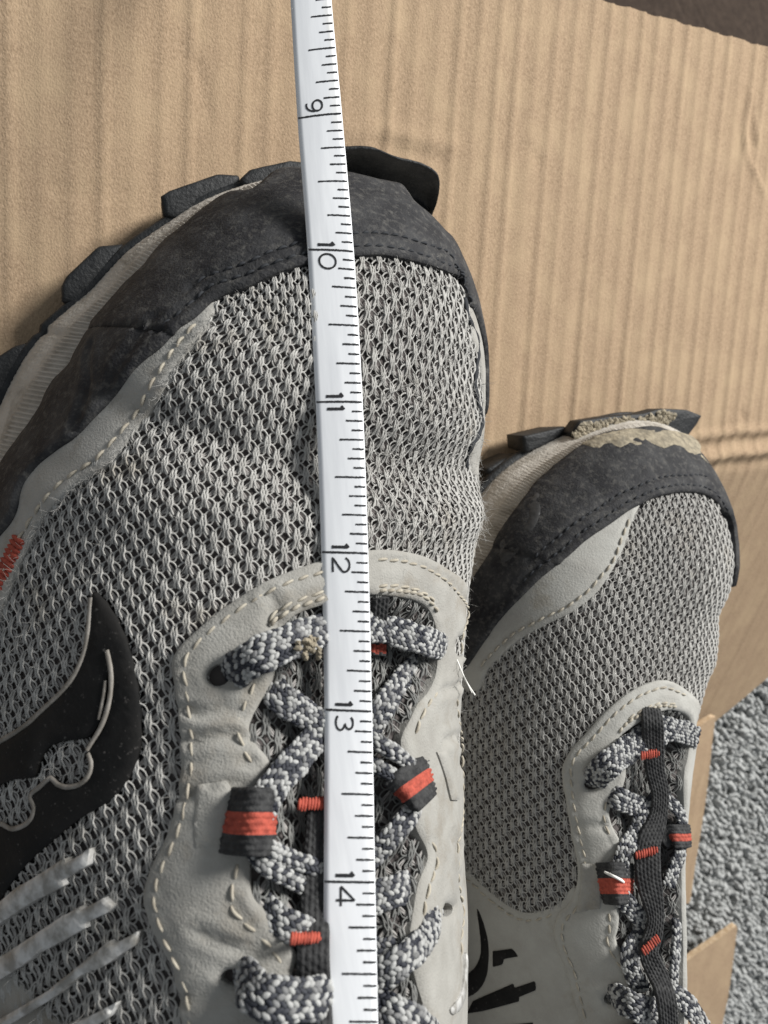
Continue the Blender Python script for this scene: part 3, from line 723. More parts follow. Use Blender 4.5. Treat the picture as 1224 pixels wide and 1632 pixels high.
eye_right = [(775, 1760, 12, 0), (772, 1632, 14, 0), (760, 1568, 14, 0), (749, 1519, 14, 0), (749, 1445, 14, 0), (744, 1404, 13, 0), (738, 1335, 11, 0), (734, 1260, 5, 0), (734, 1215), (735, 1187), (739, 1113), (745, 1072), (750, 1040), (755, 1015), (753, 991), (745, 962), (729, 929), (700, 905), (668, 889), (627, 880), (590, 879), (550, 884)]
hole = lambda x, y, rx, ry, t=0: [(x+rx*math.cos(a)*math.cos(t)-ry*math.sin(a)*math.sin(t), y+rx*math.cos(a)*math.sin(t)+ry*math.sin(a)*math.cos(t)) for a in np.linspace(0, 2*math.pi, 10, endpoint=False)]
holesL = [hole(352, 1077, 20, 17, -.5), hole(719, 1030, 10, 16), hole(376, 1553, 19, 15), hole(697, 1449, 11, 11)]
so = [(512, 914), (470, 927), (430, 945), (392, 968), (352, 998), (322, 1025), (304, 1050), (300, 1075), (306, 1115), (310, 1160), (312, 1192), (311, 1230), (304, 1272), (296, 1310), (282, 1350), (266, 1385), (258, 1420), (262, 1455), (276, 1495), (296, 1540), (306, 1575), (314, 1632), (322, 1700)]
si = [(512, 945), (470, 960), (437, 980), (424, 1000)]
si2 = [(408, 1090), (390, 1130), (382, 1158), (390, 1190), (404, 1222), (402, 1240)]
si3 = [(386, 1372), (378, 1400), (375, 1440), (392, 1464), (420, 1490), (444, 1520), (454, 1545)]
so_r = [(590, 894), (627, 896), (662, 905), (692, 922), (716, 945), (732, 975), (737, 1010), (733, 1045)]
so_r2 = [(712, 1110), (716, 1150), (722, 1190), (722, 1230), (722, 1290), (726, 1340), (728, 1400), (722, 1450), (718, 1490), (728, 1530)]
si_r = [(592, 936), (627, 936), (655, 942), (676, 956), (684, 980)]
si_r2 = [(682, 1102), (668, 1122), (654, 1150), (644, 1180)]
si_r3 = [(672, 1340), (680, 1372), (670, 1404), (660, 1445), (654, 1490)]
allg = [resample(catmull(L.Q(s), 8), .5) for s in (so, si, si2, si3, so_r, so_r2, si_r, si_r2, si_r3)]
eye = panel(L, 'eyestay', eye_out+eye_in+eye_right, M['suede2'], shoeL, off=.9, th=1.35, res=1.0, holes=holesL, wob=.16, seed=6., smoothn=3, edge=.45,
            grooves=[(g, .55, .5) for g in allg], crease=[(resample(catmull(L.Q(c), 8), .5), .7, .75) for c in ([(290, 1585), (330, 1580), (372, 1565)], [(330, 1480), (372, 1500), (420, 1512)], [(300, 1130), (340, 1138), (372, 1126)], [(700, 1330), (722, 1352), (742, 1360)], [(690, 1180), (712, 1172), (730, 1182)], [(430, 950), (440, 975), (436, 1000)], [(306, 1180), (360, 1172), (400, 1180)], [(690, 1100), (720, 1085), (735, 1060)], [(290, 1270), (340, 1255), (390, 1250)])])
for g in allg: stitches(L, None, eye, M['stitch'], 1.95, 2.2, .55, .26, qpath=g)
stitches(L, [(512, 955), (472, 970), (440, 990), (428, 1004)], eye, M['stitch'], 2.15, 1.7, .3, .34)
stitches(L, [(592, 943), (628, 944), (655, 948), (676, 966), (684, 985)], eye, M['stitch'], 2.15, 1.7, .3, .34)
# webbing anchors and the ridge on the far quarter
panel(L, 'loop_anchor', [(322, 1250), (366, 1244), (374, 1262), (366, 1300), (360, 1352), (318, 1350), (318, 1300)], M['suede2'], shoeL, off=1.9, th=.9, res=.9, wob=.1, seed=8., smoothn=1,
      grooves=[(resample(catmull(L.Q([(340, 1252), (336, 1300), (332, 1350)]), 6), .5), .5, .5)])
panel(L, 'loop_anchor', [(676, 1198), (690, 1196), (704, 1240), (710, 1275), (698, 1275), (690, 1240)], M['suede2'], shoeL, off=2.2, th=.8, res=.8, wob=.1, seed=8., smoothn=1)
panel(L, 'quarter_trim', [(736, 1522), (744, 1530), (716, 1590), (700, 1612), (694, 1606), (714, 1572)], M['bar'], shoeL, off=2.3, th=.6, res=.7, wob=.1, seed=9., smoothn=2)
rearq = lambda a0, a1, b0, b1: resample(np.array([(a0, b0), (a1, b0), (a1, b1), (a0, b1)], float), 3.0, True)
panel(L, 'quarter_panel', None, M['suede2'], shoeL, off=.35, th=.8, res=2.2, smoothn=1, seed=14., qpts=rearq(24, 59, -62, -104))
panel(L, 'heel_panel', None, M['suede2'], shoeL, off=.35, th=.8, res=2.6, smoothn=1, seed=15., qpts=rearq(-59, 59, -105, -193))
# knit
meshL = [(566, 405), (672, 415), (751, 455), (770, 500, 0, 0), (770, 600, 4, 0), (778, 740, 12, 0), (776, 850, 18, 0), (765, 980, 18, 0), (745, 1110, 16, 0), (735, 1240, 12, 0), (700, 1180), (700, 950), (600, 905), (480, 935), (330, 1030), (320, 1230), (270, 1420), (320, 1640), (330, 1760), (100, 1760), (-120, 1500), (-120, 1100), (-10, 1000), (30, 880), (110, 780), (200, 690), (300, 540), (350, 470), (480, 420)]
kn, nodesL = knit(L, meshL, shoeL, 1.78, 2.18, lean=.0)
tong = [(512, 955), (440, 990), (425, 1090), (390, 1154), (420, 1211), (395, 1300), (395, 1425), (465, 1520), (475, 1740), (668, 1740), (650, 1560), (660, 1404), (672, 1372), (640, 1280), (630, 1179), (676, 1095), (690, 1000), (655, 945), (590, 940)]
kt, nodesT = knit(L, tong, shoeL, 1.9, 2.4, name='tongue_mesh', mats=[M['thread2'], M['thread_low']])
L.bvh(True)

# logo film
lg = [(159, 945), (173, 957), (192, 984), (208, 1020), (220, 1063), (227, 1102), (231, 1145), (231, 1176), (225, 1212), (212, 1240), (184, 1274), (137, 1302), (98, 1333), (59, 1369), (31, 1404), (12, 1435), (0, 1455), (-60, 1530), (-120, 1500), (-90, 1400), (-40, 1345), (0, 1322), (18, 1308), (34, 1316), (54, 1308), (68, 1288), (64, 1262), (80, 1246), (96, 1236), (112, 1249), (136, 1250), (154, 1232), (156, 1208), (148, 1194), (160, 1184), (176, 1155), (186, 1116), (187, 1082), (180, 1075), (178, 1110), (168, 1150), (150, 1174), (118, 1180), (90, 1188), (72, 1216), (66, 1236), (36, 1240), (8, 1250), (0, 1262), (-70, 1300), (-120, 1320), (-120, 1260), (0, 1190), (51, 1159), (86, 1127), (114, 1100), (133, 1073), (147, 1037), (153, 998), (154, 960)]
LGQ = resample(L.Q(lg), 1.0, True)
lo_ = panel(L, 'logo', lg, M['logo'], shoeL, off=1.05, th=.8, res=.8, wob=.08, seed=11., smoothn=4, under=1.3, edge=.4)
def piping(pts, rad, m, off, parent, name='piping', sq=.7):
    q = resample(catmull(L.Q(pts), 8), .5); P, n = L.surf(q, off); mb = MB(); k = len(P)
    tube(mb, P, rad*(1+.05*np.sin(np.arange(k)*.4)+.04*rng.normal(0, 1, k)), 7, up=n, squash=sq); return mb.build(name, m, parent)
piping([(0, 1188), (51, 1158), (86, 1126), (114, 1099), (133, 1072), (147, 1036), (153, 997), (156, 955)], .45, M['logo_edge'], 1.7, lo_)
piping([(182, 1038), (188, 1070), (188, 1100), (183, 1130), (172, 1160), (152, 1194)], .42, M['logo_edge'], 1.9, lo_)
piping([(180, 1085), (177, 1110), (170, 1146)], .3, M['logo_edge'], 1.9, lo_)
piping([(153, 1200), (158, 1216), (154, 1234), (140, 1248), (120, 1252), (104, 1246), (96, 1237), (80, 1250), (64, 1265), (70, 1282), (66, 1300), (52, 1312), (34, 1316), (17, 1308), (0, 1322)], .42, M['logo_edge'], 1.8, lo_)
bars = [[(-20, 1466), (43, 1412), (122, 1361), (125, 1369), (161, 1347), (157, 1373), (118, 1396), (122, 1404), (59, 1439), (-20, 1490)],
        [(-20, 1537), (145, 1437), (147, 1443), (182, 1424), (196, 1437), (188, 1447), (153, 1463), (157, 1471), (78, 1514), (-20, 1578)],
        [(-20, 1638), (192, 1492), (196, 1498), (235, 1476), (231, 1498), (182, 1533), (149, 1545), (20, 1632), (-20, 1668)],
        [(60, 1650), (98, 1630), (204, 1588), (192, 1612), (149, 1632), (90, 1668)]]
for k, b_ in enumerate(bars): panel(L, 'reflective_bar', b_, M['bar'], shoeL, off=2.1, th=.6, res=.75, wob=.04, seed=12.+k, smoothn=1, edge=.22, under=2.4)

sole(L, shoeL, ext([(50, 17), (25, 13), (0, 11), (-40, 10), (-200, 10)]), gnd=ext([(50, 12), (30, 7), (10, 2), (-10, 0), (-200, 0)]))
for pts, zt, zb in (([(384, 284), (400, 269), (463, 255), (480, 257), (520, 258), (520, 290), (480, 290), (416, 300), (386, 296)], 18, 8),
                    ([(257, 312), (271, 303), (349, 276), (382, 278), (386, 296), (337, 318), (275, 350), (261, 343)], 15, 5),
                    ([(98, 456), (106, 440), (157, 392), (196, 388), (206, 398), (149, 463), (129, 490), (98, 482)], 12, 1),
                    ([(-30, 590), (0, 566), (24, 551), (43, 546), (47, 557), (24, 602), (0, 640), (-30, 680)], 10.5, 0)):
    lug(pts, zt, zb, shoeL, seed=zt)
# toe bumper peeled away from the cap: a curled shell
rim = [(520, 246, 25), (554, 237, 27), (599, 236, 29), (638, 250, 30), (678, 261, 30), (699, 274, 29), (704, 292, 27), (698, 322, 24), (690, 342, 22)]
bas = [(520, 292, 20), (554, 296, 20), (590, 303, 20), (625, 313, 20), (652, 322, 20), (668, 328, 20), (678, 333, 20), (685, 338, 20), (689, 343, 20)]
R_ = catmull([atz(*p) for p in rim], 8); B_ = catmull([atz(*p) for p in bas], 8); n = len(R_); K = 12
def shell(dz, ds):
    rows = []
    for k in range(K):
        f = k/(K-1); c = B_*(1-f)+R_*f; c = c.copy(); c[:, 2] -= 7.5*math.sin(f*math.pi*.9)*np.clip(np.linalg.norm(R_-B_, axis=1)/14, 0, 1)
        c[:, 2] -= dz*(1-.35*f); c += (R_-B_)/np.maximum(np.linalg.norm(R_-B_, axis=1, keepdims=True), 1e-6)*ds*f
        c[:, 2] += .25*vnoise(c, .5, dz); rows.append(c)
    return np.array(rows)
A_, C_ = shell(0, 0), shell(2.6, 1.6); mb = MB(); mb.grid(A_); mb.grid(C_); mid_ = (A_[-1]+C_[-1])/2+[0, 0, .5]
mb.grid(np.stack([A_[-1], mid_, C_[-1]], 0)); mb.grid(np.stack([A_[0], C_[0]], 0)); mb.grid(np.stack([A_[:, 0], C_[:, 0]], 0)); mb.grid(np.stack([A_[:, -1], C_[:, -1]], 0))
mb.build('toe_bumper', M['lug'], shoeL, merge=.01, label='black rubber toe bumper curling away from the toe cap')

# laces
W = lambda px: px*130/FPX
br = lambda pts, w, **k: braid(L, pts, .86*w*k.pop('d', 122)/FPX, shoeL, **k)
br([(362, 1080, -2.5), (376, 1068, 2.4), (410, 1046, 5.6), (460, 1024, 6.0), (510, 1006, 4.6), (545, 1000, 3.6)], 62)
br([(560, 998, 3.8), (610, 1002, 5.2), (660, 1016, 5.6), (692, 1026, 4.8), (708, 1032, 3.2), (717, 1036, 0)], 56)
br([(430, 1085, -1), (446, 1112, 2.4), (478, 1132, 4.0), (515, 1158, 4.2), (550, 1180, 3.5)], 50)
br([(545, 1140, 3.4), (500, 1180, 4.2), (472, 1212, 4.4), (440, 1248, 4.5), (415, 1290, 3.8), (405, 1330, 3.0)], 50)
br([(585, 1170, 1.5), (610, 1128, 2.0), (640, 1085, 1.2), (668, 1052, -.5)], 48)
br([(575, 1168, 4.6), (605, 1186, 4.4), (635, 1204, 4.2), (662, 1232, 3.4), (668, 1262, 2.8)], 26, thick=.7)
br([(575, 1208, 3.6), (602, 1222, 3.6), (632, 1240, 3.4), (656, 1262, 2.6)], 24, thick=.7)
br([(410, 1335, 3.0), (432, 1354, 3.8), (462, 1368, 4.0), (505, 1382, 3.4), (540, 1390, 2.8)], 26, thick=.7)
br([(400, 1350, 2.2), (420, 1376, 3.0), (450, 1394, 3.2), (490, 1414, 2.6), (530, 1430, 2)], 26, thick=.7)
br([(412, 1440, -1), (438, 1462, 1.4), (470, 1480, 2.2), (520, 1500, 2)], 44)
br([(378, 1554, -2.4), (391, 1564, 2.8), (412, 1586, 5.2), (450, 1594, 5.0), (500, 1592, 3.8), (550, 1588, 3)], 64, d=112)
br([(668, 1270, 2.4), (650, 1302, 3.6), (626, 1330, 3.8), (600, 1358, 3.6), (565, 1390, 3)], 38)
br([(565, 1440, 2), (602, 1428, 2.4), (630, 1420, 1.8), (652, 1412, -.5)], 52)
br([(699, 1446, 2.4), (692, 1460, 4.8), (676, 1498, 5.0), (642, 1530, 5.6), (602, 1556, 4.4), (560, 1576, 3)], 50, d=114)
br([(560, 1584, 3.0), (602, 1602, 4.4), (640, 1618, 6), (680, 1644, 6), (720, 1690, 5)], 52, d=112)
br([(560, 1500, 1.5), (600, 1516, 1.8), (630, 1512, 1.2)], 40)
# loops that hold the lace, tongue strap
ribbon(L, [(362, 1306, 1.6), (374, 1308, 3.6), (400, 1309, 5.8), (424, 1309, 5.4), (435, 1309, 2.6)], 88*122/FPX, shoeL, [(.36, .68, 1)], 'lace_loop', thick=.9, pitch=.85, weft=1.6)
ribbon(L, [(690, 1232, 2.2), (680, 1238, 4.8), (664, 1250, 6.2), (648, 1262, 5.6), (638, 1268, 3.0)], 70*122/FPX, shoeL, [(.34, .66, 1)], 'lace_loop', thick=.9, pitch=.8, weft=1.5)
tsL = ribbon(L, [(508, 1280, 3.0), (506, 1340, 3.4), (503, 1400, 3.4), (502, 1460, 3.4), (499, 1520, 3.4), (500, 1580, 2.0), (502, 1640, 3.0), (504, 1720, 3)], 42*115/FPX, shoeL, [], 'tongue_strap', thick=1.0, pitch=.75, wide=[36*115/FPX, 42*115/FPX, 46*115/FPX, 52*112/FPX, 52*110/FPX])
bartack(L, (474, 1282), (520, 1280), 20, 9, tsL, M['red'], 4.2, .3)
bartack(L, (462, 1496), (524, 1494), 19, 12, tsL, M['red'], 4.6, .3)
ribbon(L, [(607, 952, 2.0), (604, 985, 3.4), (603, 1020, 3.0), (602, 1045, 2.6)], 30*122/FPX, shoeL, [(.8, .95, 1)], 'tongue_strap', thick=.9, pitch=.7, along=True)
# crumb of mud on the lace, loose white thread
mb = MB()
for _ in range(46):
    c = L.at(493+rng.normal(0, 8), 1029+rng.normal(0, 9), 8.9+rng.normal(0, .3)); r = rng.uniform(.25, .7); a = np.linspace(0, 2*math.pi, 6, endpoint=False)
    V = [c+[0, 0, r]]+[c+r*np.array([math.cos(t), math.sin(t), rng.uniform(-.3, .4)])*rng.uniform(.7, 1.2) for t in a]+[c-[0, 0, r]]
    mb.add(V, [(0, 1+j, 1+(j+1) % 6) for j in range(6)]+[(7, 1+(j+1) % 6, 1+j) for j in range(6)])
mb.build('mud_crumb', M['mud'], shoeL, smooth=False, label='crumb of dried mud stuck to the lace')
mb = MB(); tube(mb, catmull([L.at(720, 1032, 2.5), L.at(730, 1056, 5), L.at(742, 1084, 6.5), L.at(757, 1108, 7)], 6), .16, 5); tube(mb, catmull([L.at(726, 1046, 4), L.at(738, 1074, 6), L.at(752, 1104, 7.5)], 6), .1, 4)
mb.build('loose_thread', M['hair'], shoeL)

zone = nodesL[(nodesL[:, 0] > 6) & (nodesL[:, 1] > -30)]; zone = L.mm2q(zone[rng.random(len(zone)) < .75])
fuzz(L, zone+rng.normal(0, .8, zone.shape), shoeL, 4, 2.2, .045, M['thread'], 1.2)
zone = nodesL[(rng.random(len(nodesL)) < .35) & (abs(nodesL[:, 0]+1) > 8)]; zone = L.mm2q(zone); zone = zone[~inpoly(zone, LGQ)]; fuzz(L, zone, shoeL, 2, 2.0, .035, M['thread'], 1.2)
eq = resample(catmull(L.Q(stripL[1:17]), 6), .5); fuzz(L, eq+rng.normal(0, .25, eq.shape), stL, 3, 1.5, .04, M['thread'], 1.2)
# ================================================================== shoe with the muddy toe
R = Shoe(outline=[(118, -37), (129, -21), (148, -6), (160, -1), (173, 1), (186, -2), (196, -10), (203, -23), (205, -38), (201, -56), (191, -76), (178, -96), (168, -120), (167, -160), (174, -210), (188, -255), (165, -272), (138, -268), (118, -240), (110, -190), (108, -150), (108, -110), (108, -85), (110, -65), (113, -50)],
         lower=[(128, -17), (140, -8), (150, -3), (160, 1), (175, 5), (192, 4), (204, -3), (211, -15), (214, -35), (209, -56), (197, -80), (184, -105), (176, -160), (182, -215), (192, -262), (165, -280), (136, -276), (114, -245), (108, -190), (106, -150), (107, -105), (108, -78), (111, -55), (117, -34)],
         E=(156.5, -42), axis=(.22, 1), L=195,
         zs=ext([(50, 44), (25, 54), (12, 57.5), (0, 59.5), (-20, 63.5), (-42, 71), (-65, 79), (-80, 85), (-100, 92), (-130, 100), (-200, 104)]),
         zf=ext([(50, 31), (25, 29), (0, 28), (-40, 27), (-100, 29), (-200, 33)]),
         pq=(ext([(50, 2.3), (0, 2.2), (-40, 1.9), (-90, 1.7), (-200, 1.8)]), ext([(50, 1.8), (0, 1.7), (-40, 1.45), (-90, 1.25), (-200, 1.3)])))
R.bvh(False)
shoeR = thing('shoe', 'worn grey mesh hiking shoe with dried mud on its toe, lying clear of the tape', 'shoe', (150, -110, 0), 'pair of worn grey hiking shoes')
throat_r = [(1056, 1131), (1025, 1143), (993, 1165), (981, 1179), (996, 1215), (993, 1242), (973, 1281), (969, 1297), (977, 1321), (989, 1345), (981, 1364), (975, 1400), (985, 1444), (985, 1475), (981, 1495), (993, 1519), (1017, 1550), (1025, 1574), (1022, 1632), (1030, 1740), (1125, 1740), (1105, 1632), (1085, 1580), (1078, 1520), (1082, 1450), (1086, 1400), (1084, 1340), (1080, 1290), (1080, 1240), (1090, 1190), (1092, 1150), (1080, 1135)]
thr = resample(R.Q(throat_r), 1.5, True)
def dispR(Q):
    a, b = Q[:, 0], Q[:, 1]; d = dist_poly(Q, thr); ins = inpoly(Q, thr)
    z = -4.0*sm(np.where(ins, d, 0), 0, 4.5); rt = sm(a, -20, 30)
    z = z-1.6*np.exp(-((b+6-.1*a)/5)**2)*rt+.8*np.exp(-((b+17)/4)**2)*rt
    return z+.4*np.sin(a*.13+b*.09)*np.exp(-((b+8)/25)**2)
R.dispf = dispR
G = R.tess(); mb = MB(); Vb, _ = R.surf(G.reshape(-1, 2), -.25); mb.grid(Vb.reshape(*G.shape[:2], 3)); mb.build('lining', M['backing'], shoeR, merge=.01)
capR = [(740, 960), (783, 889), (799, 857), (819, 830), (843, 798), (863, 774), (890, 747), (914, 727), (934, 711), (961, 697), (997, 691), (1040, 691), (1084, 697), (1108, 713, 1, 1), (1135, 747, 4, 1), (1155, 786, 8, 0), (1164, 818, 12, 0), (1165, 853, 14, 0), (1161, 890, 14, -4), (1154, 900, 11, -4),
        (1155, 893, 8, 0), (1157, 857, 6, 0), (1153, 826, 4, 0), (1135, 803, 1, 0), (1118, 792), (1088, 788), (1048, 794), (1017, 808), (993, 822), (961, 845), (930, 867), (898, 897), (867, 921), (839, 948), (811, 976), (791, 1000), (776, 1023), (740, 1070), (720, 1020)]
r1 = [(1150, 818), (1130, 790), (1110, 780), (1086, 778), (1046, 784), (1012, 798), (986, 812), (954, 835), (922, 856), (890, 886), (858, 910), (830, 938)]
r2 = [(1118, 764), (1086, 763), (1046, 768), (1006, 784), (978, 797), (946, 820), (914, 841), (880, 871), (848, 898)]
h1, h2 = [resample(catmull(R.Q(s), 8), .5) for s in (r1, r2)]
capr = panel(R, 'toe_cap', capR, M['cap'], shoeR, off=.9, th=1.6, res=1.1, wob=.22, seed=22., grooves=[(h1, .6, .75), (h2, .6, .7)])
stitches(R, None, capr, M['stitch_black'], 1.95, 1.9, .7, .32, qpath=h1); stitches(R, None, capr, M['stitch_black'], 2.0, 1.9, .7, .32, qpath=h2)
for p in ([(846, 812), (862, 795), (865, 825), (850, 855), (838, 850), (848, 835)], [(806, 868), (835, 862), (832, 885), (805, 900)]):
    panel(R, 'toe_cap_print', p, M['logo_edge'] if False else M['bar_dark'], capr, off=2.3, th=.25, res=.9, seed=3., under=.5, wob=.05)
stripR = [(1017, 806), (1013, 816), (1001, 845), (985, 889), (965, 924), (946, 948), (910, 976), (870, 996), (831, 1019), (803, 1043), (780, 1067), (765, 1100), (735, 1090), (745, 1050), (790, 985), (839, 930), (898, 880), (961, 830), (1000, 806)]
r3 = [(1000, 830), (988, 860), (976, 894), (956, 920), (936, 942), (902, 968), (862, 988), (822, 1010), (794, 1034), (770, 1062)]
h3 = resample(catmull(R.Q(r3), 8), .5)
st = panel(R, 'side_strip', stripR, M['suede3'], shoeR, off=.55, th=.9, res=1.1, wob=.12, seed=24., grooves=[(h3, .55, .4)])
stitches(R, None, st, M['stitch'], 1.35, 2.2, .7, .30, qpath=h3)
eyR_out = [(1056, 1084), (1025, 1090), (993, 1107), (961, 1135), (930, 1171), (910, 1194), (898, 1218), (897, 1236), (902, 1266), (910, 1313), (914, 1337), (921, 1368), (922, 1404), (910, 1436), (894, 1453), (886, 1479), (892, 1507), (906, 1542), (914, 1574), (926, 1614), (934, 1650), (945, 1740)]
eyR_in = [(1030, 1740), (1022, 1632), (1018, 1600), (1024, 1574), (1017, 1550), (993, 1519), (981, 1495), (985, 1475), (985, 1444), (975, 1400), (981, 1364), (989, 1345), (977, 1321), (969, 1297), (973, 1281), (988, 1255), (994, 1225), (984, 1195), (981, 1179), (993, 1165), (1025, 1143), (1056, 1131), (1080, 1135), (1092, 1150), (1090, 1190), (1080, 1240), (1080, 1290), (1084, 1340), (1086, 1400), (1082, 1450), (1078, 1520), (1085, 1580), (1105, 1632), (1125, 1740)]
eyR_right = [(1150, 1740, 10, 0), (1126, 1632, 14, 0), (1114, 1590, 14, 0), (1102, 1554, 14, 0), (1097, 1523, 14, 0), (1091, 1480, 14, 0), (1092, 1447, 14, 0), (1098, 1416, 14, 0), (1100, 1337, 14, 0), (1096, 1305, 12, 0), (1092, 1258, 10, 0), (1094, 1230, 8, 0), (1106, 1190, 6, 0), (1110, 1159), (1104, 1123), (1088, 1100)]
holesR = [hole(944, 1246, 14, 11, -.5), hole(976, 1588, 12, 10)]
rso = [(1084, 1108), (1054, 1096), (1026, 1102), (996, 1119), (968, 1145), (940, 1178), (920, 1200), (911, 1222), (912, 1245), (917, 1285), (925, 1325), (934, 1368), (935, 1405), (924, 1440), (906, 1462), (900, 1482), (906, 1510), (920, 1545), (928, 1580), (940, 1630)]
rsi = [(1068, 1122), (1044, 1120), (1018, 1130), (990, 1148)]
rsi2 = [(966, 1275), (961, 1298), (968, 1324), (976, 1344)]
rsi3 = [(972, 1450), (972, 1478), (970, 1498), (982, 1524), (1004, 1554), (1012, 1574)]
hg = [resample(catmull(R.Q(s), 8), .5) for s in (rso, rsi, rsi2, rsi3)]
eyr = panel(R, 'eyestay', eyR_out+eyR_in+eyR_right, M['suede3'], shoeR, off=.9, th=1.35, res=1.1, holes=holesR, wob=.16, seed=26., smoothn=3, edge=.5, grooves=[(g, .6, .45) for g in hg],
            crease=[(resample(catmull(R.Q(c), 8), .5), .9, .5) for c in ([(918, 1318), (945, 1312), (972, 1316)],)])
for g in hg: stitches(R, None, eyr, M['stitch'], 1.95, 2.2, .55, .27, qpath=g)
stitches(R, [(1068, 1126), (1042, 1125), (1016, 1136), (990, 1154), (978, 1172)], eyr, M['stitch'], 2.15, 1.6, .3, .34)
panel(R, 'loop_anchor', [(928, 1372), (962, 1372), (958, 1442), (922, 1448), (928, 1410)], M['suede2'], shoeR, off=2.2, th=.8, res=1.0, wob=.1, seed=28., smoothn=1, grooves=[(resample(catmull(R.Q([(944, 1374), (940, 1442)]), 6), .5), .5, .5)])
# plain quarter panel below the mesh with its printed film
quart = [(700, 1350), (744, 1385), (764, 1402), (791, 1426), (819, 1445), (843, 1453), (870, 1449), (898, 1434), (916, 1412), (935, 1440), (915, 1500), (935, 1580), (950, 1740), (700, 1760), (640, 1600), (660, 1450)]
rq = [(744, 1396), (764, 1412), (790, 1436), (818, 1456), (843, 1464), (872, 1460), (896, 1446)]
hq = resample(catmull(R.Q(rq), 8), .5)
qp = panel(R, 'quarter_panel', quart, M['suede3'], shoeR, off=.5, th=.8, res=1.3, wob=.15, seed=29., grooves=[(hq, .6, .35)])
stitches(R, None, qp, M['stitch'], 1.2, 2.2, .8, .24, qpath=hq)
film = [[(766, 1446), (776, 1470), (783, 1500), (784, 1530), (778, 1560), (760, 1582), (730, 1590), (740, 1560), (762, 1540), (772, 1515), (770, 1480)],
        [(791, 1513), (821, 1509), (831, 1521), (808, 1525), (806, 1534), (791, 1538)],
        [(760, 1592), (823, 1564), (825, 1571), (857, 1560), (859, 1574), (831, 1586), (833, 1592), (775, 1608), (750, 1612)],
        [(800, 1632), (812, 1630), (855, 1626), (850, 1650), (790, 1670)]]
for k, f_ in enumerate(film): panel(R, 'logo' if k == 0 else 'logo_bar', f_, M['logo'], shoeR, off=1.35, th=.35, res=1.0, wob=.05, seed=30., smoothn=1 if k else 3, under=.6)
meshR = [(1088, 780), (1130, 790), (1150, 830, 0, 0), (1156, 900, 10, 0), (1148, 980, 16, 0), (1131, 1060, 17, 0), (1112, 1160, 12, 0), (1095, 1110), (1056, 1095), (1000, 1115), (920, 1200), (915, 1260), (930, 1350), (930, 1420), (890, 1460), (840, 1470), (780, 1440), (700, 1370), (700, 1150), (765, 1070), (870, 985), (955, 925), (995, 840), (1040, 785)]
knit(R, meshR, shoeR, 1.68, 2.1, lean=0)
tonr = [(1056, 1128), (985, 1170), (975, 1290), (985, 1345), (970, 1400), (980, 1490), (1020, 1560), (1025, 1740), (1125, 1740), (1080, 1560), (1085, 1400), (1078, 1260), (1092, 1160)]
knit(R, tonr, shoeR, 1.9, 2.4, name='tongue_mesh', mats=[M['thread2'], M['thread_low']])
panel(R, 'quarter_panel', None, M['suede3'], shoeR, off=.35, th=.8, res=2.2, smoothn=1, seed=34., qpts=rearq(26, 59, -50, -104))
panel(R, 'heel_panel', None, M['suede3'], shoeR, off=.35, th=.8, res=2.6, smoothn=1, seed=35., qpts=rearq(-59, 59, -105, -193))
R.bvh(True)
sole(R, shoeR, ext([(50, 15), (25, 13), (0, 11), (-40, 10), (-200, 10)]), gnd=ext([(50, 10), (30, 6), (10, 2), (-10, 0), (-200, 0)]))
lug([(834, 695), (902, 679), (916, 692), (837, 723)], 15, 4, shoeR, seed=3.)
lug([(776, 748), (800, 733), (826, 722), (834, 728), (800, 750), (780, 766)], 11, 2, shoeR, seed=5.)
toe = [(912, 690), (926, 671), (969, 664), (1025, 659), (1056, 651), (1096, 653), (1120, 662), (1112, 676), (1096, 698), (1084, 706), (1052, 704), (997, 708), (938, 720), (918, 704)]
tb = lug([(x, y, 21) for x, y in toe], 21, 15, shoeR, name='toe_bumper', taper=.97, seed=8.)
tb['label'] = 'black rubber toe bumper caked with mud'
def crumbs(n, poly, z, parent, rmin, rmax, name, surf=None, off=2.4):
    mb = MB(); P = np.array(poly, float); lo, hi = P.min(0), P.max(0); k = 0
    while k < n:
        p = rng.uniform(lo, hi)
        if not inpoly(p[None], P)[0]: continue
        k += 1
        c = atz(*p, z+rng.uniform(-.2, .5)) if surf is None else surf.at(*p, off+rng.uniform(-.3, .15)); r = rng.uniform(rmin, rmax); a = np.linspace(0, 2*math.pi, 6, endpoint=False)
        V = [c+[0, 0, r*.6]]+[c+r*np.array([math.cos(t), math.sin(t), rng.uniform(-.2, .3)])*rng.uniform(.7, 1.3) for t in a]+[c-[0, 0, r*.6]]
        mb.add(V, [(0, 1+j, 1+(j+1) % 6) for j in range(6)]+[(7, 1+(j+1) % 6, 1+j) for j in range(6)])
    return mb.build(name, M['mud'], parent, smooth=False, kind='stuff')
crumbs(420, [(912, 690), (930, 674), (985, 668), (1030, 664), (1060, 654), (1078, 662), (1070, 672), (1030, 680), (990, 690), (940, 706), (920, 702)], 21.3, shoeR, .2, 1.1, 'dried_mud')
crumbs(700, [(936, 714), (970, 698), (1030, 694), (1080, 700), (1104, 715), (1112, 740), (1095, 730), (1060, 715), (1000, 716), (950, 722)], 0, shoeR, .1, .42, 'dried_mud', surf=R, off=2.55)

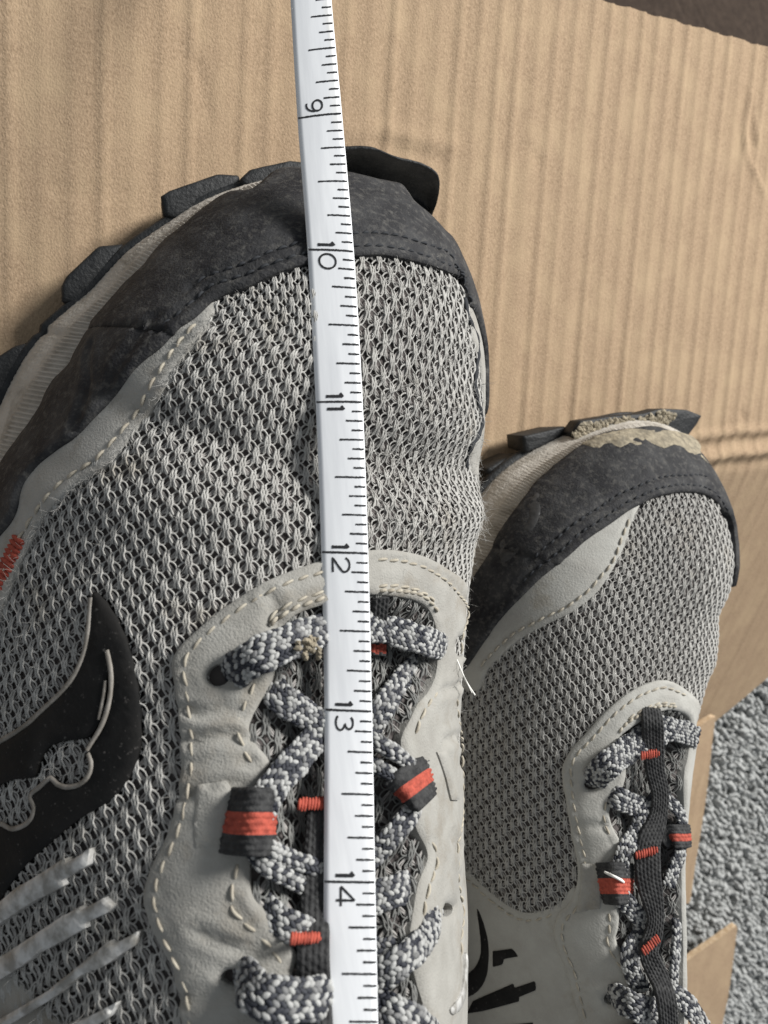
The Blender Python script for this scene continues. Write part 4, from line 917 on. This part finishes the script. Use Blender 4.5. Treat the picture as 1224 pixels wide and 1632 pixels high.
crumbs(420, [(945, 716), (1000, 702), (1080, 706), (1110, 722), (1120, 745), (1100, 752), (1040, 730), (960, 738)], 0, shoeR, .06, .22, 'dried_mud', surf=R, off=2.6)
mudp = [(930, 716), (945, 708), (965, 700), (997, 696), (1040, 696), (1080, 700), (1102, 713), (1116, 728), (1122, 748), (1114, 742), (1104, 730), (1092, 734), (1080, 722), (1064, 718), (1050, 724), (1030, 716), (1012, 722), (1000, 716), (985, 724), (968, 718), (955, 726), (940, 722)]
panel(R, 'dried_mud', mudp, M['mud'], capr, off=2.42, th=.22, res=.7, wob=.34, seed=41., smoothn=2, under=.8, edge=1.6)
br = lambda pts, w, **k: braid(R, pts, .88*w*k.pop('d', 180)/FPX, shoeR, pad=.9, **k)
br([(940, 1250, -2), (950, 1238, 2.6), (972, 1216, 5.0), (1004, 1192, 6.0), (1034, 1172, 6.0), (1060, 1164, 5.6)], 46)
br([(1050, 1158, 5.0), (1072, 1163, 5.4), (1095, 1168, 4.6), (1110, 1176, 2.0)], 42)
br([(965, 1262, 0), (985, 1272, 2.6), (1008, 1282, 3.4), (1036, 1292, 3)], 38)
br([(1048, 1270, 3.6), (1030, 1296, 4.0), (1012, 1328, 4.0), (994, 1360, 3.8), (984, 1395, 3)], 28)
br([(985, 1425, 2.6), (1000, 1440, 3.6), (1014, 1456, 3.8), (1030, 1470, 2.6)], 32)
br([(1034, 1468, 3.0), (1018, 1492, 3.2), (1004, 1522, 3.0), (1008, 1552, 2.4), (1024, 1580, 1)], 30)
br([(1056, 1270, 3.4), (1074, 1284, 3.8), (1086, 1302, 3.4), (1086, 1330, 2.6)], 24)
br([(1086, 1340, 2.6), (1083, 1362, 3.4), (1074, 1386, 3.6), (1064, 1412, 3)], 27)
br([(1078, 1466, 2.6), (1078, 1500, 3.4), (1074, 1545, 3.2), (1072, 1580, 2)], 17, thick=.6)
br([(972, 1588, -1), (986, 1592, 3.4), (1012, 1604, 5.2), (1040, 1612, 5.4), (1075, 1606, 5)], 46, d=165)
br([(1062, 1584, 4.6), (1086, 1592, 5.2), (1106, 1614, 5.2), (1124, 1644, 4.6)], 40, d=165)
br([(1040, 1640, 4), (1000, 1660, 4.4), (960, 1690, 2)], 40, d=165)
ribbon(R, [(956, 1408, 2.0), (966, 1408, 4.0), (984, 1408, 6.0), (1000, 1408, 5.0), (1006, 1408, 2.8)], 60*180/FPX, shoeR, [(.36, .72, 1)], 'lace_loop', pitch=.9, weft=1.6)
ribbon(R, [(1098, 1332, 2.0), (1092, 1333, 4.4), (1082, 1333, 5.6), (1072, 1333, 4.8), (1067, 1333, 2.8)], 36*180/FPX, shoeR, [(.3, .62, 1)], 'lace_loop', pitch=.8, weft=1.5)
tsR = ribbon(R, [(1037, 1130, 2.5), (1040, 1150, 7.0), (1041, 1180, 8.2), (1044, 1226, 7.0), (1052, 1266, 6.4), (1048, 1305, 6.2), (1034, 1345, 6.0), (1033, 1396, 6.2), (1044, 1455, 6.0), (1042, 1487, 5.6), (1034, 1519, 6.0), (1050, 1558, 6.6), (1062, 1594, 9.0), (1066, 1650, 8.0)], 36*175/FPX, shoeR, [], 'tongue_strap', thick=1.1, pitch=.75, wide=[w*175/FPX for w in (34, 38, 34, 32, 28, 36, 42, 40, 26, 30, 34, 32, 30)])
bartack(R, (1021, 1205), (1058, 1198), 13, 10, tsR, M['red'], 9.0, .3); bartack(R, (1012, 1364), (1048, 1354), 13, 9, tsR, M['red'], 7.6, .3); bartack(R, (1024, 1518), (1050, 1494), 14, 8, tsR, M['red'], 7.4, .3)
mb = MB()
for k in range(5): tube(mb, catmull([R.at(964+2*k, 1390+k, 6), R.at(978+2*k, 1396+k*1.2, 7.6), R.at(990+k, 1402+k, 7.2)], 5), .3, 5)
mb.build('frayed_yarn', M['hair'], shoeR)

# ================================================================== tape measure
inch = np.arange(3, 17)
tl = {7: (451, -224), 8: (462, -18), 9: (474, 189), 10: (490, 398), 11: (503, 641), 12: (512, 880), 13: (517, 1131), 14: (516, 1405), 15: (514, 1704)}
tr = {7: (513, -236), 8: (526, -28), 9: (545, 181), 10: (564, 401), 11: (578, 641), 12: (587, 882), 13: (593, 1134), 14: (598, 1406), 15: (604, 1706)}
dep = {7: 149, 8: 145.5, 9: 140.5, 10: 134.5, 11: 128.2, 12: 123.2, 13: 117.5, 14: 108.3, 15: 98.8}
ks = sorted(tl); Lp = [atd(*tl[k], dep[k]) for k in ks]; Rp = [atd(*tr[k], dep[k]) for k in ks]
# on past the frame: down to the board beyond the toe, up over the tongue behind
d0 = (Lp[0]-Lp[1]); d0 /= np.linalg.norm(d0); d0 = np.array([d0[0], d0[1], 0])/np.hypot(d0[0], d0[1])
ext_l, ext_r = [], []
for i, (dx, z) in enumerate(((24, 14), (48, 2.2), (73, .6), (98, .6))):
    for src, dst in ((Lp[0], ext_l), (Rp[0], ext_r)): q = src+d0*dx; q[2] = z; dst.append(q)
Lp = ext_l[::-1]+Lp; Rp = ext_r[::-1]+Rp; ks = [3, 4, 5, 6]+ks
e1 = Lp[-1]-Lp[-2]; Lp.append(Lp[-1]+e1*.9); Rp.append(Rp[-1]+(Rp[-1]-Rp[-2])*.9); ks.append(16)
NS = 32; TL = catmull(Lp, NS); TR = catmull(Rp, NS); TS = np.linspace(ks[0], ks[-1], len(TL))
def tp(s, w, lift=0.):
    s = np.asarray(s, float); w = np.asarray(w, float)
    f = lambda A: np.stack([np.interp(s, TS, A[:, k]) for k in range(3)], -1)
    a, b = f(TL), f(TR); e = .02; t = (np.stack([np.interp(s+e, TS, (TL[:, k]+TR[:, k])/2) for k in range(3)], -1)-np.stack([np.interp(s-e, TS, (TL[:, k]+TR[:, k])/2) for k in range(3)], -1))
    n = np.cross(b-a, t); n /= np.linalg.norm(n, axis=-1, keepdims=True); n = np.where(n[..., 2:3] < 0, -n, n)
    return a+(b-a)*w[..., None]+n*(lift+.22*(1-(2*w-1)**2))[..., None]
ss = np.arange(ks[0]+.01, ks[-1]-.02, 1/32); ww = np.linspace(0, 1, 9); SSg, WW = np.meshgrid(ss, ww, indexing='ij')
tm = thing('tape_measure', 'white flexible tape measure printed with black inch marks 9 to 14', 'tape measure', tuple(float(c) for c in (Lp[0]+Rp[0])/2*[1, 1, 0]))
mb = MB(); A_, C_ = tp(SSg, WW), tp(SSg, WW, -.35); mb.grid(A_); mb.grid(C_)
for k in (0, -1): mb.grid(np.stack([A_[:, k], C_[:, k]], 1)); mb.grid(np.stack([A_[k], C_[k]], 0))
blade = mb.build('tape_blade', M['tape'], tm, merge=.001)
mk = MB()
def mark(s, w0, w1, th, jag=.0009):
    n = max(4, int((w1-w0)*40)); w = np.linspace(w0, w1, n); j = .05
    up_ = s-th/2+rng.normal(0, jag, n); dn = s+th/2+rng.normal(0, jag, n)
    sl = .004*(s < 9.2)
    mk.add(np.vstack([tp(up_, w, .05), tp(dn, w, .05)]), [(i, i+1, n+i+1, n+i) for i in range(n-1)])
for k in range(int(3.2*16), int(15.8*16)):
    s = k/16; l = {0: .97, 8: .63, 4: .5, 12: .5}.get(k % 16, .35 if k % 2 == 0 else .235)
    mark(s, max(.985-l+rng.normal(0, .006), .015), .985, .0135 if k % 16 == 0 else .0115)
mk.build('graduation_mark', M['ink'], blade, smooth=False, kind='stuff')
arc_ = lambda cx, cy, rx, ry, a0, a1, n=14: [(cx+rx*math.cos(math.radians(t)), cy+ry*math.sin(math.radians(t))) for t in np.linspace(a0, a1, n)]
DIG = {'0': [arc_(.5, .5, .44, .5, 0, 360, 26)], '1': [[(.5, 0), (.5, 1), (.27, .84)]],
       '2': [arc_(.5, .68, .4, .32, 165, -20, 12)+[(.62, .36), (.1, 0), (.92, 0)]],
       '3': [arc_(.47, .76, .34, .24, 150, -90, 12)+arc_(.47, .26, .4, .26, 90, -150, 14)],
       '4': [[(.98, .26), (.02, .26), (.7, 1), (.7, 0)]],
       '5': [[(.85, 1), (.25, 1), (.18, .55)]+arc_(.48, .32, .38, .32, 130, -140, 14)],
       '6': [[(.75, .98), (.3, .62)]+arc_(.5, .31, .4, .31, 160, -200, 20)],
       '7': [[(.1, 1), (.9, 1), (.4, 0)]], '8': [arc_(.5, .75, .34, .25, -90, 270, 18)+arc_(.5, .26, .42, .26, 90, -270, 18)],
       '9': [arc_(.5, .69, .4, .31, -20, 340, 20)+arc_(.42, .5, .48, .5, 10, -110, 10)]}
def numeral(ch, s0, wd, w0, w1, th=.014):
    mb = MB()
    for st_ in DIG[ch]:
        P = resample(np.array([(s0+x*wd, w0+y*(w1-w0)) for x, y in st_]), .006 if False else .02)
        Wd = .33                                   # tape width in inches, keeps the stroke even
        T = np.gradient(P*[1, Wd], axis=0); T /= np.maximum(np.linalg.norm(T, axis=1, keepdims=True), 1e-9); N = np.column_stack([-T[:, 1], T[:, 0]/Wd])
        h = th/2*(1+.08*rng.normal(0, 1, (len(P), 1)))
        a, b = P+N*[1, 1]*h, P-N*[1, 1]*h; n = len(P)
        mb.add(np.vstack([tp(a[:, 0], a[:, 1], .06), tp(b[:, 0], b[:, 1], .06)]), [(i, i+1, n+i+1, n+i) for i in range(n-1)])
    return mb.build('numeral', M['ink'], blade, smooth=False)
for k in range(4, 16):
    t_ = str(k)
    if len(t_) == 1: numeral(t_, k-.125, .10, .22, .58)
    else:
        numeral(t_[0], k-.078, .085, .23, .585, .019 if t_[0] == '1' else .014)
        numeral(t_[1], k+(.022 if t_[1] != '1' else .005), .115 if t_[1] != '1' else .085, .24, .6, .019 if t_[1] == '1' else .014)
